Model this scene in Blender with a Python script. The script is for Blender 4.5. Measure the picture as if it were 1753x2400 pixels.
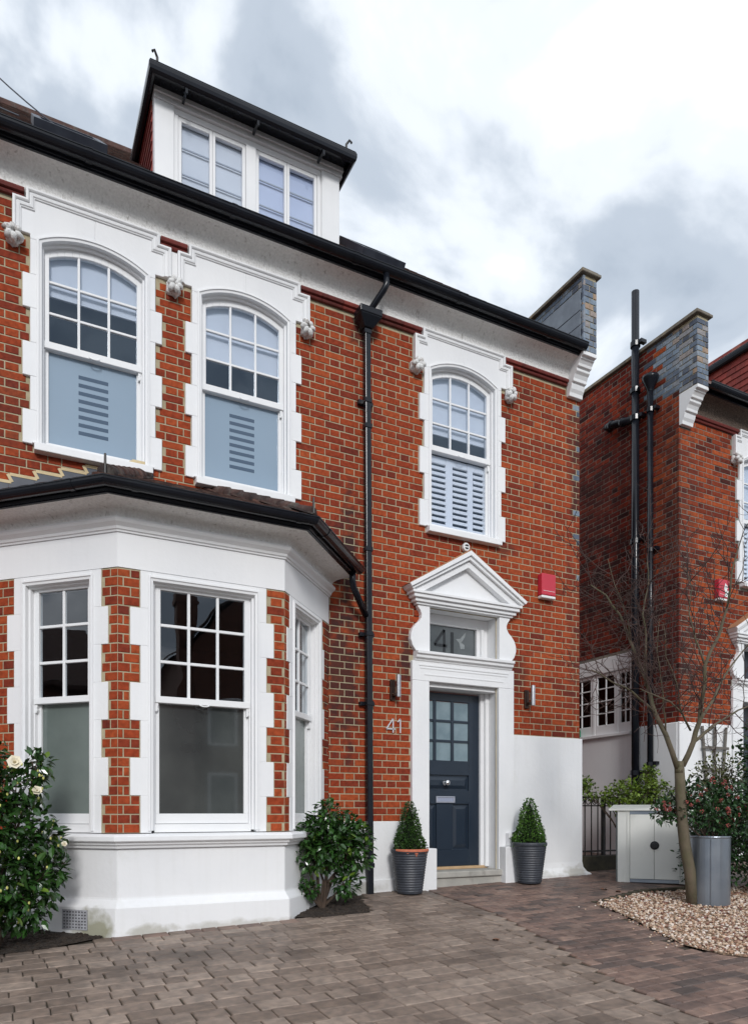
import bpy, math, random
from mathutils import Vector, Matrix
R = math.radians
random.seed(7)
for o in list(bpy.data.objects): bpy.data.objects.remove(o, do_unlink=True)
scn = bpy.context.scene
col = scn.collection

# ------------------------------------------------------------------ camera
FPX, PCX, YH, AL = 1700.0, 876.5, 1905.0, R(27)
CAM = (-6.485, -7.0, 0.84)
cd = bpy.data.cameras.new('camera'); cam = bpy.data.objects.new('camera', cd); col.objects.link(cam)
cam.location = CAM; cam.rotation_euler = (R(90), 0, -AL)
cd.sensor_fit = 'HORIZONTAL'; cd.sensor_width = 36; cd.lens = FPX / 1753 * 36
cd.shift_y = (YH - 1200) / 1753; cd.clip_start = 0.05; cd.clip_end = 2000
scn.camera = cam
scn.render.resolution_x, scn.render.resolution_y = 747, 1024

# ------------------------------------------------------------------ sky, sun, exposure
SUN_EL, SUN_AZ = R(27), R(197)          # azimuth clockwise from +Y: the veiled sun stands behind the camera, almost square on to the front
w = bpy.data.worlds.new('World'); scn.world = w; w.use_nodes = True
nt = w.node_tree; nt.nodes.clear()
def wn(t, **k):
    n = nt.nodes.new(t)
    for a, b in k.items(): setattr(n, a, b)
    return n
out = wn('ShaderNodeOutputWorld'); bg = wn('ShaderNodeBackground')
sky = wn('ShaderNodeTexSky', sky_type='NISHITA', sun_disc=False, sun_elevation=SUN_EL, sun_rotation=SUN_AZ)
skys = wn('ShaderNodeVectorMath', operation='SCALE'); skys.inputs[3].default_value = 1.0
tc = wn('ShaderNodeTexCoord'); sep = wn('ShaderNodeSeparateXYZ')
nt.links.new(tc.outputs['Generated'], sep.inputs[0])
mz = wn('ShaderNodeMath', operation='MAXIMUM'); mz.inputs[1].default_value = 0.0
nt.links.new(sep.outputs[2], mz.inputs[0])
mz2 = wn('ShaderNodeMath', operation='ADD'); mz2.inputs[1].default_value = 0.35
nt.links.new(mz.outputs[0], mz2.inputs[0])
dv = wn('ShaderNodeVectorMath', operation='DIVIDE'); cb = wn('ShaderNodeCombineXYZ')
for i in range(3): nt.links.new(mz2.outputs[0], cb.inputs[i])
nt.links.new(tc.outputs['Generated'], dv.inputs[0]); nt.links.new(cb.outputs[0], dv.inputs[1])
mp = wn('ShaderNodeMapping'); mp.inputs['Location'].default_value = (2.21, 4.35, 2.95); mp.inputs['Scale'].default_value = (1, 1, 1)
nt.links.new(dv.outputs[0], mp.inputs[0])
n1 = wn('ShaderNodeTexNoise'); n1.inputs['Scale'].default_value = 2.6; n1.inputs['Detail'].default_value = 8
n1.inputs['Roughness'].default_value = 0.5; n1.inputs['Distortion'].default_value = 0.5
nt.links.new(mp.outputs[0], n1.inputs['Vector'])
rp = wn('ShaderNodeValToRGB'); e = rp.color_ramp.elements; rp.color_ramp.interpolation = 'EASE'
e[0].position = 0.34; e[0].color = (0.30, 0.36, 0.44, 1)
e[1].position = 0.60; e[1].color = (0.99, 1.04, 1.11, 1)
x = e.new(0.44); x.color = (0.46, 0.52, 0.60, 1)
x = e.new(0.52); x.color = (0.76, 0.81, 0.87, 1)
nt.links.new(n1.outputs['Fac'], rp.inputs[0])
mx = wn('ShaderNodeMix', data_type='RGBA'); mx.inputs[0].default_value = 0.94
nt.links.new(sky.outputs[0], skys.inputs[0])
sk = wn('ShaderNodeVectorMath', operation='SCALE'); sk.inputs[3].default_value = 0.1
nt.links.new(skys.outputs[0], sk.inputs[0])
nt.links.new(sk.outputs[0], mx.inputs[6]); nt.links.new(rp.outputs[0], mx.inputs[7])
nt.links.new(mx.outputs[2], bg.inputs[0]); bg.inputs[1].default_value = 1.0
nt.links.new(bg.outputs[0], out.inputs[0])
sd = bpy.data.lights.new('sun', 'SUN'); so = bpy.data.objects.new('sun', sd); col.objects.link(so)
sd.energy = 1.5; sd.angle = R(12); sd.color = (1, 0.985, 0.975)
sdir = Vector((math.sin(SUN_AZ) * math.cos(SUN_EL), math.cos(SUN_AZ) * math.cos(SUN_EL), math.sin(SUN_EL)))
so.rotation_euler = (-sdir).to_track_quat('-Z', 'Y').to_euler(); so.location = sdir * 30
vs_ = scn.view_settings; vs_.view_transform = 'Standard'; vs_.look = 'None'; vs_.exposure = 0.38; vs_.gamma = 1; vs_.use_curve_mapping = False
scn.render.engine = 'CYCLES'
scn.cycles.transparent_max_bounces = 16

# ------------------------------------------------------------------ helpers
def gz(x, y): return .028 * (x + 2.2) + .06 * y        # the drive falls gently to the street and to the left
def proj(p):
    a, b = p[0] - CAM[0], p[1] - CAM[1]; s, c = math.sin(AL), math.cos(AL)
    r, d = a * c - b * s, a * s + b * c
    if d < .1: return None
    return PCX + FPX * r / d, YH - FPX * (p[2] - CAM[2]) / d, d

class Frame:                       # a vertical plane: u runs along it, 'out' leaves it towards the viewer
    def __init__(s, ox, oy, ux, uy):
        l = math.hypot(ux, uy); s.o = (ox, oy); s.u = (ux / l, uy / l); s.n = (uy / l, -ux / l)
    def __call__(s, u, o, z):
        return (s.o[0] + s.u[0] * u + s.n[0] * o, s.o[1] + s.u[1] * u + s.n[1] * o, z)
FAC = Frame(0, 0, 1, 0)

def miter(path, closed=False):     # right-hand mitre vectors of a 2-D polyline
    n = len(path); res = []
    def seg(i, j):
        dx, dy = path[j][0] - path[i][0], path[j][1] - path[i][1]; l = math.hypot(dx, dy) or 1
        return (dy / l, -dx / l)
    for i in range(n):
        if closed: a, b = seg(i - 1, i), seg(i, (i + 1) % n)
        else:
            a = seg(i - 1, i) if i > 0 else seg(0, 1)
            b = seg(i, i + 1) if i < n - 1 else seg(n - 2, n - 1)
        mxx, my = a[0] + b[0], a[1] + b[1]; d = mxx * a[0] + my * a[1]
        res.append((mxx / d, my / d) if abs(d) > 1e-6 else a)
    return res

class MB:
    def __init__(s): s.v = []; s.f = []; s.m = []
    def add(s, vs, fs, mi=0):
        k = len(s.v); s.v += [tuple(p) for p in vs]; s.f += [tuple(i + k for i in f) for f in fs]; s.m += [mi] * len(fs)
    def hexa(s, p, mi=0):          # 8 points: bottom ring, top ring
        s.add(p, [(3, 2, 1, 0), (4, 5, 6, 7), (0, 1, 5, 4), (1, 2, 6, 5), (2, 3, 7, 6), (3, 0, 4, 7)], mi)
    def box(s, x0, x1, y0, y1, z0, z1, mi=0):
        s.hexa([(x0, y0, z0), (x1, y0, z0), (x1, y1, z0), (x0, y1, z0), (x0, y0, z1), (x1, y0, z1), (x1, y1, z1), (x0, y1, z1)], mi)
    def fbox(s, F, u0, u1, o0, o1, z0, z1, mi=0):
        s.hexa([F(u0, o1, z0), F(u1, o1, z0), F(u1, o0, z0), F(u0, o0, z0), F(u0, o1, z1), F(u1, o1, z1), F(u1, o0, z1), F(u0, o0, z1)], mi)
    def fpoly(s, F, pts, o0, o1, mi=0):      # polygon in (u, z), counter-clockwise seen from outside, extruded o0 to o1
        n = len(pts)
        vs = [F(u, o1, z) for u, z in pts] + [F(u, o0, z) for u, z in pts]
        fs = [tuple(range(n)), tuple(range(2 * n - 1, n - 1, -1))] + [(i, i + n, (i + 1) % n + n, (i + 1) % n) for i in range(n)]
        s.add(vs, fs, mi)
    def fsweep(s, F, path, prof, closed=False, mi=0):   # path in (u, z); prof = (offset to the right of travel, out)
        m = miter(path, closed); n = len(path); k = len(prof)
        vs = [F(p[0] + a[0] * q[0], q[1], p[1] + a[1] * q[0]) for p, a in zip(path, m) for q in prof]
        fs = []
        for i in range(n if closed else n - 1):
            j = (i + 1) % n
            for t in range(k - 1): fs.append((i * k + t, i * k + t + 1, j * k + t + 1, j * k + t))
        if not closed: fs += [tuple(range(k - 1, -1, -1)), tuple((n - 1) * k + t for t in range(k))]
        s.add(vs, fs, mi)
    def psweep(s, path, prof, mi=0, cap=True):          # path in plan (x, y); prof = (out, z)
        m = miter(path); n = len(path); k = len(prof)
        vs = [(p[0] + a[0] * q[0], p[1] + a[1] * q[0], q[1]) for p, a in zip(path, m) for q in prof]
        fs = []
        for i in range(n - 1):
            for t in range(k - 1): fs.append((i * k + t, (i + 1) * k + t, (i + 1) * k + t + 1, i * k + t + 1))
        if cap: fs += [tuple(range(k)), tuple((n - 1) * k + t for t in range(k - 1, -1, -1))]
        s.add(vs, fs, mi)
    def tube(s, pts, rad, n=8, mi=0, cap=True):
        pts = [Vector(p) for p in pts]; N = len(pts)
        if not hasattr(rad, '__len__'): rad = [rad] * N
        k0 = len(s.v); up = None; vs = []
        for i, p in enumerate(pts):
            t = (pts[min(i + 1, N - 1)] - pts[max(i - 1, 0)])
            if t.length < 1e-9: t = Vector((0, 0, 1))
            t.normalize()
            if up is None: up = t.orthogonal().normalized()
            else:
                up = up - t * up.dot(t)
                up = up.normalized() if up.length > 1e-6 else t.orthogonal().normalized()
            b = t.cross(up)
            for j in range(n):
                a = 2 * math.pi * j / n
                vs.append(p + (up * math.cos(a) + b * math.sin(a)) * rad[i])
        fs = [(i * n + j, i * n + (j + 1) % n, (i + 1) * n + (j + 1) % n, (i + 1) * n + j) for i in range(N - 1) for j in range(n)]
        if cap: fs += [tuple(range(n - 1, -1, -1)), tuple((N - 1) * n + j for j in range(n))]
        s.add(vs, fs, mi)
    def lathe(s, cx, cy, prof, n=32, z0=0, mi=0, wob=None):
        k = len(prof); vs = []
        for j in range(n):
            a = 2 * math.pi * j / n
            for r, z in prof:
                vs.append((cx + r * math.cos(a), cy + r * math.sin(a), z0 + z))
        fs = [(j * k + t, ((j + 1) % n) * k + t, ((j + 1) % n) * k + t + 1, j * k + t + 1) for j in range(n) for t in range(k - 1)]
        s.add(vs, fs, mi)
    def build(s, name, mat, parent=None, smooth=False, bevel=0, seg=1):
        me = bpy.data.meshes.new(name); me.from_pydata(s.v, [], s.f)
        for m in (mat if isinstance(mat, (list, tuple)) else [mat]): me.materials.append(m)
        if any(s.m): me.polygons.foreach_set('material_index', s.m)
        if smooth: me.polygons.foreach_set('use_smooth', [True] * len(me.polygons))
        me.update()
        o = bpy.data.objects.new(name, me); col.objects.link(o)
        if parent: o.parent = parent
        if bevel:
            b = o.modifiers.new('bevel', 'BEVEL'); b.width = bevel; b.segments = seg; b.limit_method = 'ANGLE'; b.angle_limit = R(40)
        return o

def tag(o, label=None, cat=None, group=None, kind=None):
    if label: o['label'] = label
    if cat: o['category'] = cat
    if group: o['group'] = group
    if kind: o['kind'] = kind
    return o
def empty(name, loc=(0, 0, 0), rz=0, parent=None):
    o = bpy.data.objects.new(name, None); col.objects.link(o); o.location = loc; o.rotation_euler = (0, 0, rz)
    o.empty_display_size = .1
    if parent: o.parent = parent
    return o
def inst(name, me, parent, loc, rot=None):
    o = bpy.data.objects.new(name, me); col.objects.link(o); o.parent = parent; o.location = loc
    if rot is not None: o.rotation_euler = rot
    return o

# ------------------------------------------------------------------ materials
def mat(name, c1, c2=None, scale=6, rough=.6, bump=0, bscale=80, metal=0, spec=.5, rnd=0, detail=5, ramp=None, stain=None, coat=0, dirt=None, bumpdist=.01, streak=None):
    m = bpy.data.materials.new(name); m.use_nodes = True; t = m.node_tree; N = t.nodes; L = t.links
    b = N['Principled BSDF']; b.inputs['Roughness'].default_value = rough; b.inputs['Metallic'].default_value = metal
    b.inputs['Specular IOR Level'].default_value = spec
    if coat: b.inputs['Coat Weight'].default_value = coat; b.inputs['Coat Roughness'].default_value = .08
    geo = N.new('ShaderNodeNewGeometry')
    cur = None
    if c2 is not None:
        nz = N.new('ShaderNodeTexNoise'); nz.inputs['Scale'].default_value = scale; nz.inputs['Detail'].default_value = detail
        L.new(geo.outputs['Position'], nz.inputs['Vector'])
        mr = N.new('ShaderNodeMapRange'); mr.inputs[1].default_value = .32; mr.inputs[2].default_value = .68
        L.new(nz.outputs['Fac'], mr.inputs[0])
        mix = N.new('ShaderNodeMix'); mix.data_type = 'RGBA'
        mix.inputs[6].default_value = (*c1, 1); mix.inputs[7].default_value = (*c2, 1)
        L.new(mr.outputs[0], mix.inputs[0]); cur = mix.outputs[2]
    if rnd or ramp:
        oi = N.new('ShaderNodeObjectInfo'); ad = N.new('ShaderNodeMath'); ad.operation = 'ADD'
        L.new(oi.outputs['Random'], ad.inputs[0]); L.new(geo.outputs['Random Per Island'], ad.inputs[1])
        fr = N.new('ShaderNodeMath'); fr.operation = 'FRACT'; L.new(ad.outputs[0], fr.inputs[0])
        if ramp:
            cr = N.new('ShaderNodeValToRGB'); el = cr.color_ramp.elements
            el[0].position, el[0].color = ramp[0][0], (*ramp[0][1], 1)
            el[1].position, el[1].color = ramp[-1][0], (*ramp[-1][1], 1)
            for p, c in ramp[1:-1]: q = el.new(p); q.color = (*c, 1)
            L.new(fr.outputs[0], cr.inputs[0])
            if cur is None: cur = cr.outputs[0]
            else:
                mm = N.new('ShaderNodeMix'); mm.data_type = 'RGBA'; mm.blend_type = 'MULTIPLY'; mm.inputs[0].default_value = 1
                L.new(cr.outputs[0], mm.inputs[6]); L.new(cur, mm.inputs[7]); cur = mm.outputs[2]
        else:
            hs = N.new('ShaderNodeHueSaturation'); mr2 = N.new('ShaderNodeMapRange')
            mr2.inputs[3].default_value = 1 - rnd; mr2.inputs[4].default_value = 1 + rnd
            L.new(fr.outputs[0], mr2.inputs[0]); L.new(mr2.outputs[0], hs.inputs['Value'])
            if cur is None: hs.inputs['Color'].default_value = (*c1, 1)
            else: L.new(cur, hs.inputs['Color'])
            cur = hs.outputs[0]
    if dirt:                                   # blotches of dirt with a shape of their own: (colour, scale, lo, hi, strength)
        dc, ds, lo, hi, dst = dirt
        nz = N.new('ShaderNodeTexNoise'); nz.inputs['Scale'].default_value = ds; nz.inputs['Detail'].default_value = 8; nz.inputs['Roughness'].default_value = .65
        mpn = N.new('ShaderNodeMapping'); mpn.inputs['Scale'].default_value = (1, 1, .55); mpn.inputs['Location'].default_value = (5, 3, 1)
        L.new(geo.outputs['Position'], mpn.inputs[0]); L.new(mpn.outputs[0], nz.inputs['Vector'])
        mr = N.new('ShaderNodeMapRange'); mr.inputs[1].default_value = lo; mr.inputs[2].default_value = hi; mr.inputs[4].default_value = dst
        L.new(nz.outputs['Fac'], mr.inputs[0])
        mix = N.new('ShaderNodeMix'); mix.data_type = 'RGBA'; mix.inputs[7].default_value = (*dc, 1)
        if cur is None: mix.inputs[6].default_value = (*c1, 1)
        else: L.new(cur, mix.inputs[6])
        L.new(mr.outputs[0], mix.inputs[0]); cur = mix.outputs[2]
    if streak and cur is not None:              # faint rain streaks running down the paint: (colour, strength)
        nz = N.new('ShaderNodeTexNoise'); nz.inputs['Scale'].default_value = 1.0; nz.inputs['Detail'].default_value = 6; nz.inputs['Roughness'].default_value = .6
        mpn = N.new('ShaderNodeMapping'); mpn.inputs['Scale'].default_value = (16, 16, 1.1)
        L.new(geo.outputs['Position'], mpn.inputs[0]); L.new(mpn.outputs[0], nz.inputs['Vector'])
        mr = N.new('ShaderNodeMapRange'); mr.inputs[1].default_value = .5; mr.inputs[2].default_value = .78; mr.inputs[4].default_value = streak[1]
        L.new(nz.outputs['Fac'], mr.inputs[0])
        mix = N.new('ShaderNodeMix'); mix.data_type = 'RGBA'; mix.inputs[7].default_value = (*streak[0], 1)
        L.new(cur, mix.inputs[6]); L.new(mr.outputs[0], mix.inputs[0]); cur = mix.outputs[2]
    if stain:                                  # soot patches: list of (x, y, z, rx, ry, rz, strength)
        for (sx, sy, sz, rx, ry, rz_, st, *sc_) in stain:
            vm = N.new('ShaderNodeVectorMath'); vm.operation = 'SUBTRACT'; vm.inputs[1].default_value = (sx, sy, sz)
            L.new(geo.outputs['Position'], vm.inputs[0])
            vd = N.new('ShaderNodeVectorMath'); vd.operation = 'DIVIDE'; vd.inputs[1].default_value = (rx, ry, rz_)
            L.new(vm.outputs[0], vd.inputs[0])
            ln = N.new('ShaderNodeVectorMath'); ln.operation = 'LENGTH'; L.new(vd.outputs[0], ln.inputs[0])
            nz = N.new('ShaderNodeTexNoise'); nz.inputs['Scale'].default_value = 7; nz.inputs['Detail'].default_value = 6
            L.new(geo.outputs['Position'], nz.inputs['Vector'])
            a1 = N.new('ShaderNodeMath'); a1.operation = 'MULTIPLY_ADD'; a1.inputs[1].default_value = 2.6; a1.inputs[2].default_value = -1.3
            L.new(nz.outputs['Fac'], a1.inputs[0])
            a2 = N.new('ShaderNodeMath'); a2.operation = 'ADD'; L.new(ln.outputs['Value'], a2.inputs[0]); L.new(a1.outputs[0], a2.inputs[1])
            mr = N.new('ShaderNodeMapRange'); mr.inputs[1].default_value = 1.1; mr.inputs[2].default_value = .35; mr.inputs[3].default_value = 0; mr.inputs[4].default_value = st
            L.new(a2.outputs[0], mr.inputs[0])
            mix = N.new('ShaderNodeMix'); mix.data_type = 'RGBA'; mix.inputs[7].default_value = (*(sc_[0] if sc_ else (.035, .022, .022)), 1)
            L.new(cur, mix.inputs[6]); L.new(mr.outputs[0], mix.inputs[0]); cur = mix.outputs[2]
    if cur is None: b.inputs['Base Color'].default_value = (*c1, 1)
    else: L.new(cur, b.inputs['Base Color'])
    if bump:
        nb = N.new('ShaderNodeTexNoise'); nb.inputs['Scale'].default_value = bscale; nb.inputs['Detail'].default_value = 6
        L.new(geo.outputs['Position'], nb.inputs['Vector'])
        bp = N.new('ShaderNodeBump'); bp.inputs['Strength'].default_value = bump; bp.inputs['Distance'].default_value = bumpdist
        L.new(nb.outputs['Fac'], bp.inputs['Height']); L.new(bp.outputs[0], b.inputs['Normal'])
    return m

def glass_mat(name, tint=(.9, .93, .95), ior=2.1, rough=0.0, refl=(.95, .97, 1)):
    m = bpy.data.materials.new(name); m.use_nodes = True; t = m.node_tree; N = t.nodes; L = t.links
    N.remove(N['Principled BSDF']); o = N['Material Output']
    fr = N.new('ShaderNodeFresnel'); fr.inputs[0].default_value = ior
    gl = N.new('ShaderNodeBsdfGlossy'); gl.inputs['Roughness'].default_value = rough; gl.inputs['Color'].default_value = (*refl, 1)
    tr = N.new('ShaderNodeBsdfTransparent'); tr.inputs[0].default_value = (*tint, 1)
    geo = N.new('ShaderNodeNewGeometry'); nb = N.new('ShaderNodeTexNoise'); nb.inputs['Scale'].default_value = 2.2; nb.inputs['Detail'].default_value = 1
    L.new(geo.outputs['Position'], nb.inputs['Vector'])
    bp = N.new('ShaderNodeBump'); bp.inputs['Strength'].default_value = .06; bp.inputs['Distance'].default_value = .05
    L.new(nb.outputs['Fac'], bp.inputs['Height']); L.new(bp.outputs[0], gl.inputs['Normal'])
    mx = N.new('ShaderNodeMixShader'); inv = N.new('ShaderNodeMath'); inv.operation = 'SUBTRACT'; inv.inputs[0].default_value = 1; L.new(geo.outputs['Backfacing'], inv.inputs[1])
    fm = N.new('ShaderNodeMath'); fm.operation = 'MULTIPLY'; L.new(fr.outputs[0], fm.inputs[0]); L.new(inv.outputs[0], fm.inputs[1])   # one reflection per pane
    L.new(fm.outputs[0], mx.inputs[0]); L.new(tr.outputs[0], mx.inputs[1]); L.new(gl.outputs[0], mx.inputs[2])
    L.new(mx.outputs[0], o.inputs[0]); return m

RED = [(0, (.14, .028, .018)), (.04, (.20, .036, .019)), (.35, (.262, .045, .018)), (.7, (.30, .055, .020)), (1, (.355, .076, .026))]
MT = {}
MT['brick'] = mat('brick_red', (.72, .68, .66), (1.15, 1.1, 1.05), scale=26, rough=.85, spec=.15, bump=.5, bscale=120, ramp=RED, bumpdist=.004,
    stain=[(-3.22, 0, 3.55, .16, .5, .75, .9), (-3.3, 0, 2.3, .3, .5, .95, .8), (-.05, 0, 5.3, .14, .5, 1.1, .75), (-.05, 0, 3.0, .16, .5, 1.4, .4), (-2.5, 0, 2.55, .14, .3, .3, .8),
           (-3.1, 0, 6.1, .2, .4, .35, .7), (-1.0, 0, 2.5, .18, .3, .3, .5), (-6.3, 0, 4.3, .5, .3, .5, .35), (-1.2, 0, 3.99, .2, .3, .12, .6)])
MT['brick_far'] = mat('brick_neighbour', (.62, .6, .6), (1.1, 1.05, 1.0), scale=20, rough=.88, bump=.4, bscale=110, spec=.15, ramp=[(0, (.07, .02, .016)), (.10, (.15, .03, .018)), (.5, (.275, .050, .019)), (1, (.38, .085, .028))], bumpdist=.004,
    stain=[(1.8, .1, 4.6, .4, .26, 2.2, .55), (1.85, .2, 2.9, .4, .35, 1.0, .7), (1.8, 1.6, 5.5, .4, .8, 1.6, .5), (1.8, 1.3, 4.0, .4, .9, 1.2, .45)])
MT['brick_blue'] = mat('brick_blue', (.7, .7, .7), (1.15, 1.12, 1.1), scale=20, rough=.6, bump=.3, bscale=90, ramp=[(0, (.05, .06, .09)), (.4, (.12, .16, .22)), (.75, (.2, .26, .33)), (.9, (.24, .25, .27)), (1, (.34, .23, .15))])
MT['mortar'] = mat('mortar', (.43, .37, .25), (.32, .27, .175), scale=9, rough=.95, bump=.5, bscale=150, bumpdist=.004, dirt=((.28, .26, .15), 5, .55, .8, .5))
MT['mortar_dark'] = mat('mortar_dark', (.14, .135, .12), (.26, .24, .19), scale=2.5, rough=.95, bump=.5, bscale=150, bumpdist=.004)
MT['white'] = mat('white_paint', (.79, .79, .79), (.74, .745, .75), scale=2.2, rough=.5, bump=.08, bscale=40, bumpdist=.004, dirt=((.55, .54, .5), 3.3, .62, .9, .2), streak=((.5, .5, .47), .08))
MT['stucco'] = mat('white_stucco', (.79, .79, .79), (.74, .745, .755), scale=1.6, rough=.62, bump=.25, bscale=28, bumpdist=.006, dirt=((.58, .57, .54), 2.1, .58, .9, .2), streak=((.5, .5, .47), .08))
MT['base_stucco'] = mat('white_base_stucco', (.78, .78, .78), (.72, .725, .735), scale=1.6, rough=.65, bump=.25, bscale=24, bumpdist=.008, dirt=((.40, .39, .28), 1.7, .6, .8, .4), streak=((.5, .49, .44), .12),
    stain=[(-5.86, -.72, -.10, .20, .25, .16, .75, (.20, .19, .08)), (-5.45, -.93, -.14, .25, .2, .07, .5, (.2, .18, .09)), (-4.6, -.93, -.12, .7, .2, .045, .4, (.22, .2, .12)), (-.15, -.05, .10, .25, .3, .09, .6, (.3, .27, .2)), (-.75, -.05, .07, .4, .3, .05, .45, (.3, .27, .2)), (-3.1, -.03, .02, .4, .2, .06, .5, (.2, .18, .1))])
MT['gloss_white'] = mat('white_gloss', (.8, .8, .8), (.76, .765, .77), scale=3, rough=.28)
MT['pebble'] = mat('pebbledash', (.82, .81, .79), (.70, .69, .67), scale=45, rough=.9, bump=.8, bscale=55, detail=3, bumpdist=.014, dirt=((.25, .22, .19), 22, .58, .70, .6))
MT['pebble_brown'] = mat('pebbledash_bare', (.17, .12, .09), (.08, .06, .05), scale=50, rough=.95, bump=1.0, bscale=60, bumpdist=.03)
MT['black'] = mat('black_gloss_paint', (.007, .008, .012), (.011, .013, .018), scale=4, rough=.22, spec=.3, bump=.05, bscale=12, dirt=((.04, .04, .042), 6, .62, .9, .4))
MT['black_matt'] = mat('black_matt', (.015, .015, .018), (.03, .03, .032), scale=8, rough=.7)
MT['tile'] = mat('roof_tile', (.6, .55, .55), (1.2, 1.1, 1.0), scale=14, rough=.9, bump=.6, bscale=70, ramp=[(0, (.03, .022, .022)), (.4, (.062, .034, .03)), (.8, (.095, .048, .038)), (1, (.14, .085, .07))], dirt=((.12, .115, .10), 9, .5, .7, .7))
MT['tile_hung'] = mat('hung_tile', (.8, .8, .8), (1.1, 1.1, 1.1), scale=14, rough=.8, ramp=[(0, (.17, .03, .024)), (.8, (.26, .04, .03)), (1, (.30, .10, .07))])
MT['lead'] = mat('lead', (.13, .15, .18), (.22, .25, .29), scale=5, rough=.45, metal=.3)
MT['lead_dark'] = mat('lead_dark', (.028, .034, .05), (.05, .06, .08), scale=7, rough=.4)
MT['cream'] = mat('cream_mortar', (.62, .5, .3), (.5, .4, .24), scale=12, rough=.9)
MT['stone'] = mat('step_stone', (.42, .40, .36), (.32, .31, .28), scale=6, rough=.75, bump=.2, bscale=50, dirt=((.16, .15, .13), 8, .55, .75, .6))
MT['oak'] = mat('oak_cill', (.50, .34, .19), (.4, .26, .14), scale=10, rough=.5)
MT['door'] = mat('navy_door_paint', (.013, .022, .036), (.016, .026, .042), scale=3, rough=.3, spec=.5, bump=.06, bscale=20)
MT['chrome'] = mat('chrome', (.75, .76, .78), rough=.15, metal=1)
MT['steel'] = mat('brushed_steel', (.55, .56, .58), (.45, .46, .48), scale=30, rough=.32, metal=1)
MT['glass'] = glass_mat('window_glass', ior=2.0)
MT['glass_up'] = glass_mat('upper_window_glass', tint=(.93, .95, .98), ior=1.9, refl=(.66, .82, 1))
MT['frost'] = mat('frosted_film', (.235, .315, .40), (.25, .33, .415), scale=1.5, rough=.22, spec=.5)
MT['frost_strip'] = mat('clear_strip', (.055, .09, .14), (.065, .10, .15), scale=2, rough=.12)
MT['frost_grey'] = mat('frosted_grey', (.030, .035, .036), (.075, .082, .078), scale=1.3, rough=.03, spec=1.0, coat=.7)
MT['door_glass'] = mat('door_frosted_glass', (.13, .19, .22), (.2, .27, .3), scale=5, rough=.12, spec=.6)
MT['dark_glass'] = mat('transom_glass', (.045, .054, .056), (.07, .08, .082), scale=3, rough=.08, spec=.8)
MT['figure'] = mat('etched_figure', (.012, .014, .016), rough=.3)
MT['sticker'] = mat('old_sticker', (.26, .28, .29), (.18, .2, .2), scale=30, rough=.6)
MT['blind'] = mat('white_blind', (.66, .68, .70), (.6, .62, .65), scale=3, rough=.8)
MT['blind_blue'] = mat('pale_blind', (.55, .6, .72), (.48, .53, .66), scale=2, rough=.8)
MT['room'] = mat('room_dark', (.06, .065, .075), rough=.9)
MT['red_plastic'] = mat('red_plastic', (.52, .025, .05), (.48, .022, .045), scale=4, rough=.35)
MT['white_plastic'] = mat('white_plastic', (.75, .76, .74), rough=.4)
MT['bronze'] = mat('dark_bronze', (.05, .035, .03), (.08, .05, .04), scale=20, rough=.35, metal=.8)
MT['paver'] = mat('paver_grey', (.72, .72, .72), (1.18, 1.14, 1.1), scale=18, rough=.6, bump=.35, bscale=90, bumpdist=.004,
    ramp=[(0, (.165, .124, .098)), (.3, (.21, .161, .130)), (.7, (.245, .191, .156)), (1, (.295, .233, .191))], dirt=((.05, .036, .028), 1.3, .48, .68, .72))
MT['paver_red'] = mat('paver_red', (.7, .7, .7), (1.2, 1.15, 1.1), scale=16, rough=.58, bump=.35, bscale=90, bumpdist=.004,
    ramp=[(0, (.095, .072, .064)), (.3, (.155, .104, .086)), (.7, (.20, .130, .105)), (1, (.25, .172, .138))], dirt=((.035, .027, .024), 1.7, .48, .7, .6))
MT['joint'] = mat('paving_joint', (.04, .031, .022), (.065, .052, .034), scale=3, rough=1, dirt=((.07, .085, .02), 3.5, .6, .75, .8))
MT['soil'] = mat('soil', (.022, .015, .011), (.045, .032, .023), scale=14, rough=1, bump=1, bscale=40, bumpdist=.03)
MT['asphalt'] = mat('asphalt', (.09, .09, .09), (.12, .12, .118), scale=12, rough=.9, bump=.4, bscale=120)
MT['gravel'] = mat('gravel', (.8, .8, .8), (1.15, 1.1, 1.05), scale=30, rough=.8, ramp=[(0, (.14, .05, .045)), (.15, (.28, .145, .10)), (.4, (.45, .31, .21)), (.7, (.60, .485, .38)), (1, (.76, .70, .65))])
MT['pot'] = mat('slate_grey_pot', (.030, .035, .046), (.055, .06, .072), scale=9, rough=.5, bump=.15, bscale=60, dirt=((.10, .10, .105), 7, .55, .8, .5))
MT['terracotta'] = mat('chipped_terracotta', (.55, .17, .09), (.45, .13, .07), scale=20, rough=.8)
MT['box_leaf2'] = mat('bright_box_leaf', (.035, .095, .012), (.075, .16, .022), scale=12, rough=.42, rnd=.6)
MT['box_leaf'] = mat('box_leaf', (.020, .056, .010), (.038, .085, .014), scale=12, rough=.45, rnd=.55)
MT['cam_leaf'] = mat('camellia_leaf', (.014, .045, .010), (.036, .092, .018), scale=7, rough=.22, spec=.6, rnd=.5)
MT['cam_leaf_new'] = mat('camellia_young_leaf', (.10, .17, .018), rough=.3, rnd=.3)
MT['petal'] = mat('cream_petal', (.82, .78, .66), (.78, .7, .5), scale=30, rough=.5)
MT['bud'] = mat('yellow_bud', (.55, .55, .16), rough=.5, rnd=.3)
MT['ivy_leaf'] = mat('bright_leaf', (.07, .13, .012), (.16, .22, .025), scale=6, rough=.4, rnd=.45)
MT['olive_leaf'] = mat('olive_leaf', (.045, .06, .012), (.11, .115, .025), scale=6, rough=.45, rnd=.5)
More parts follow.
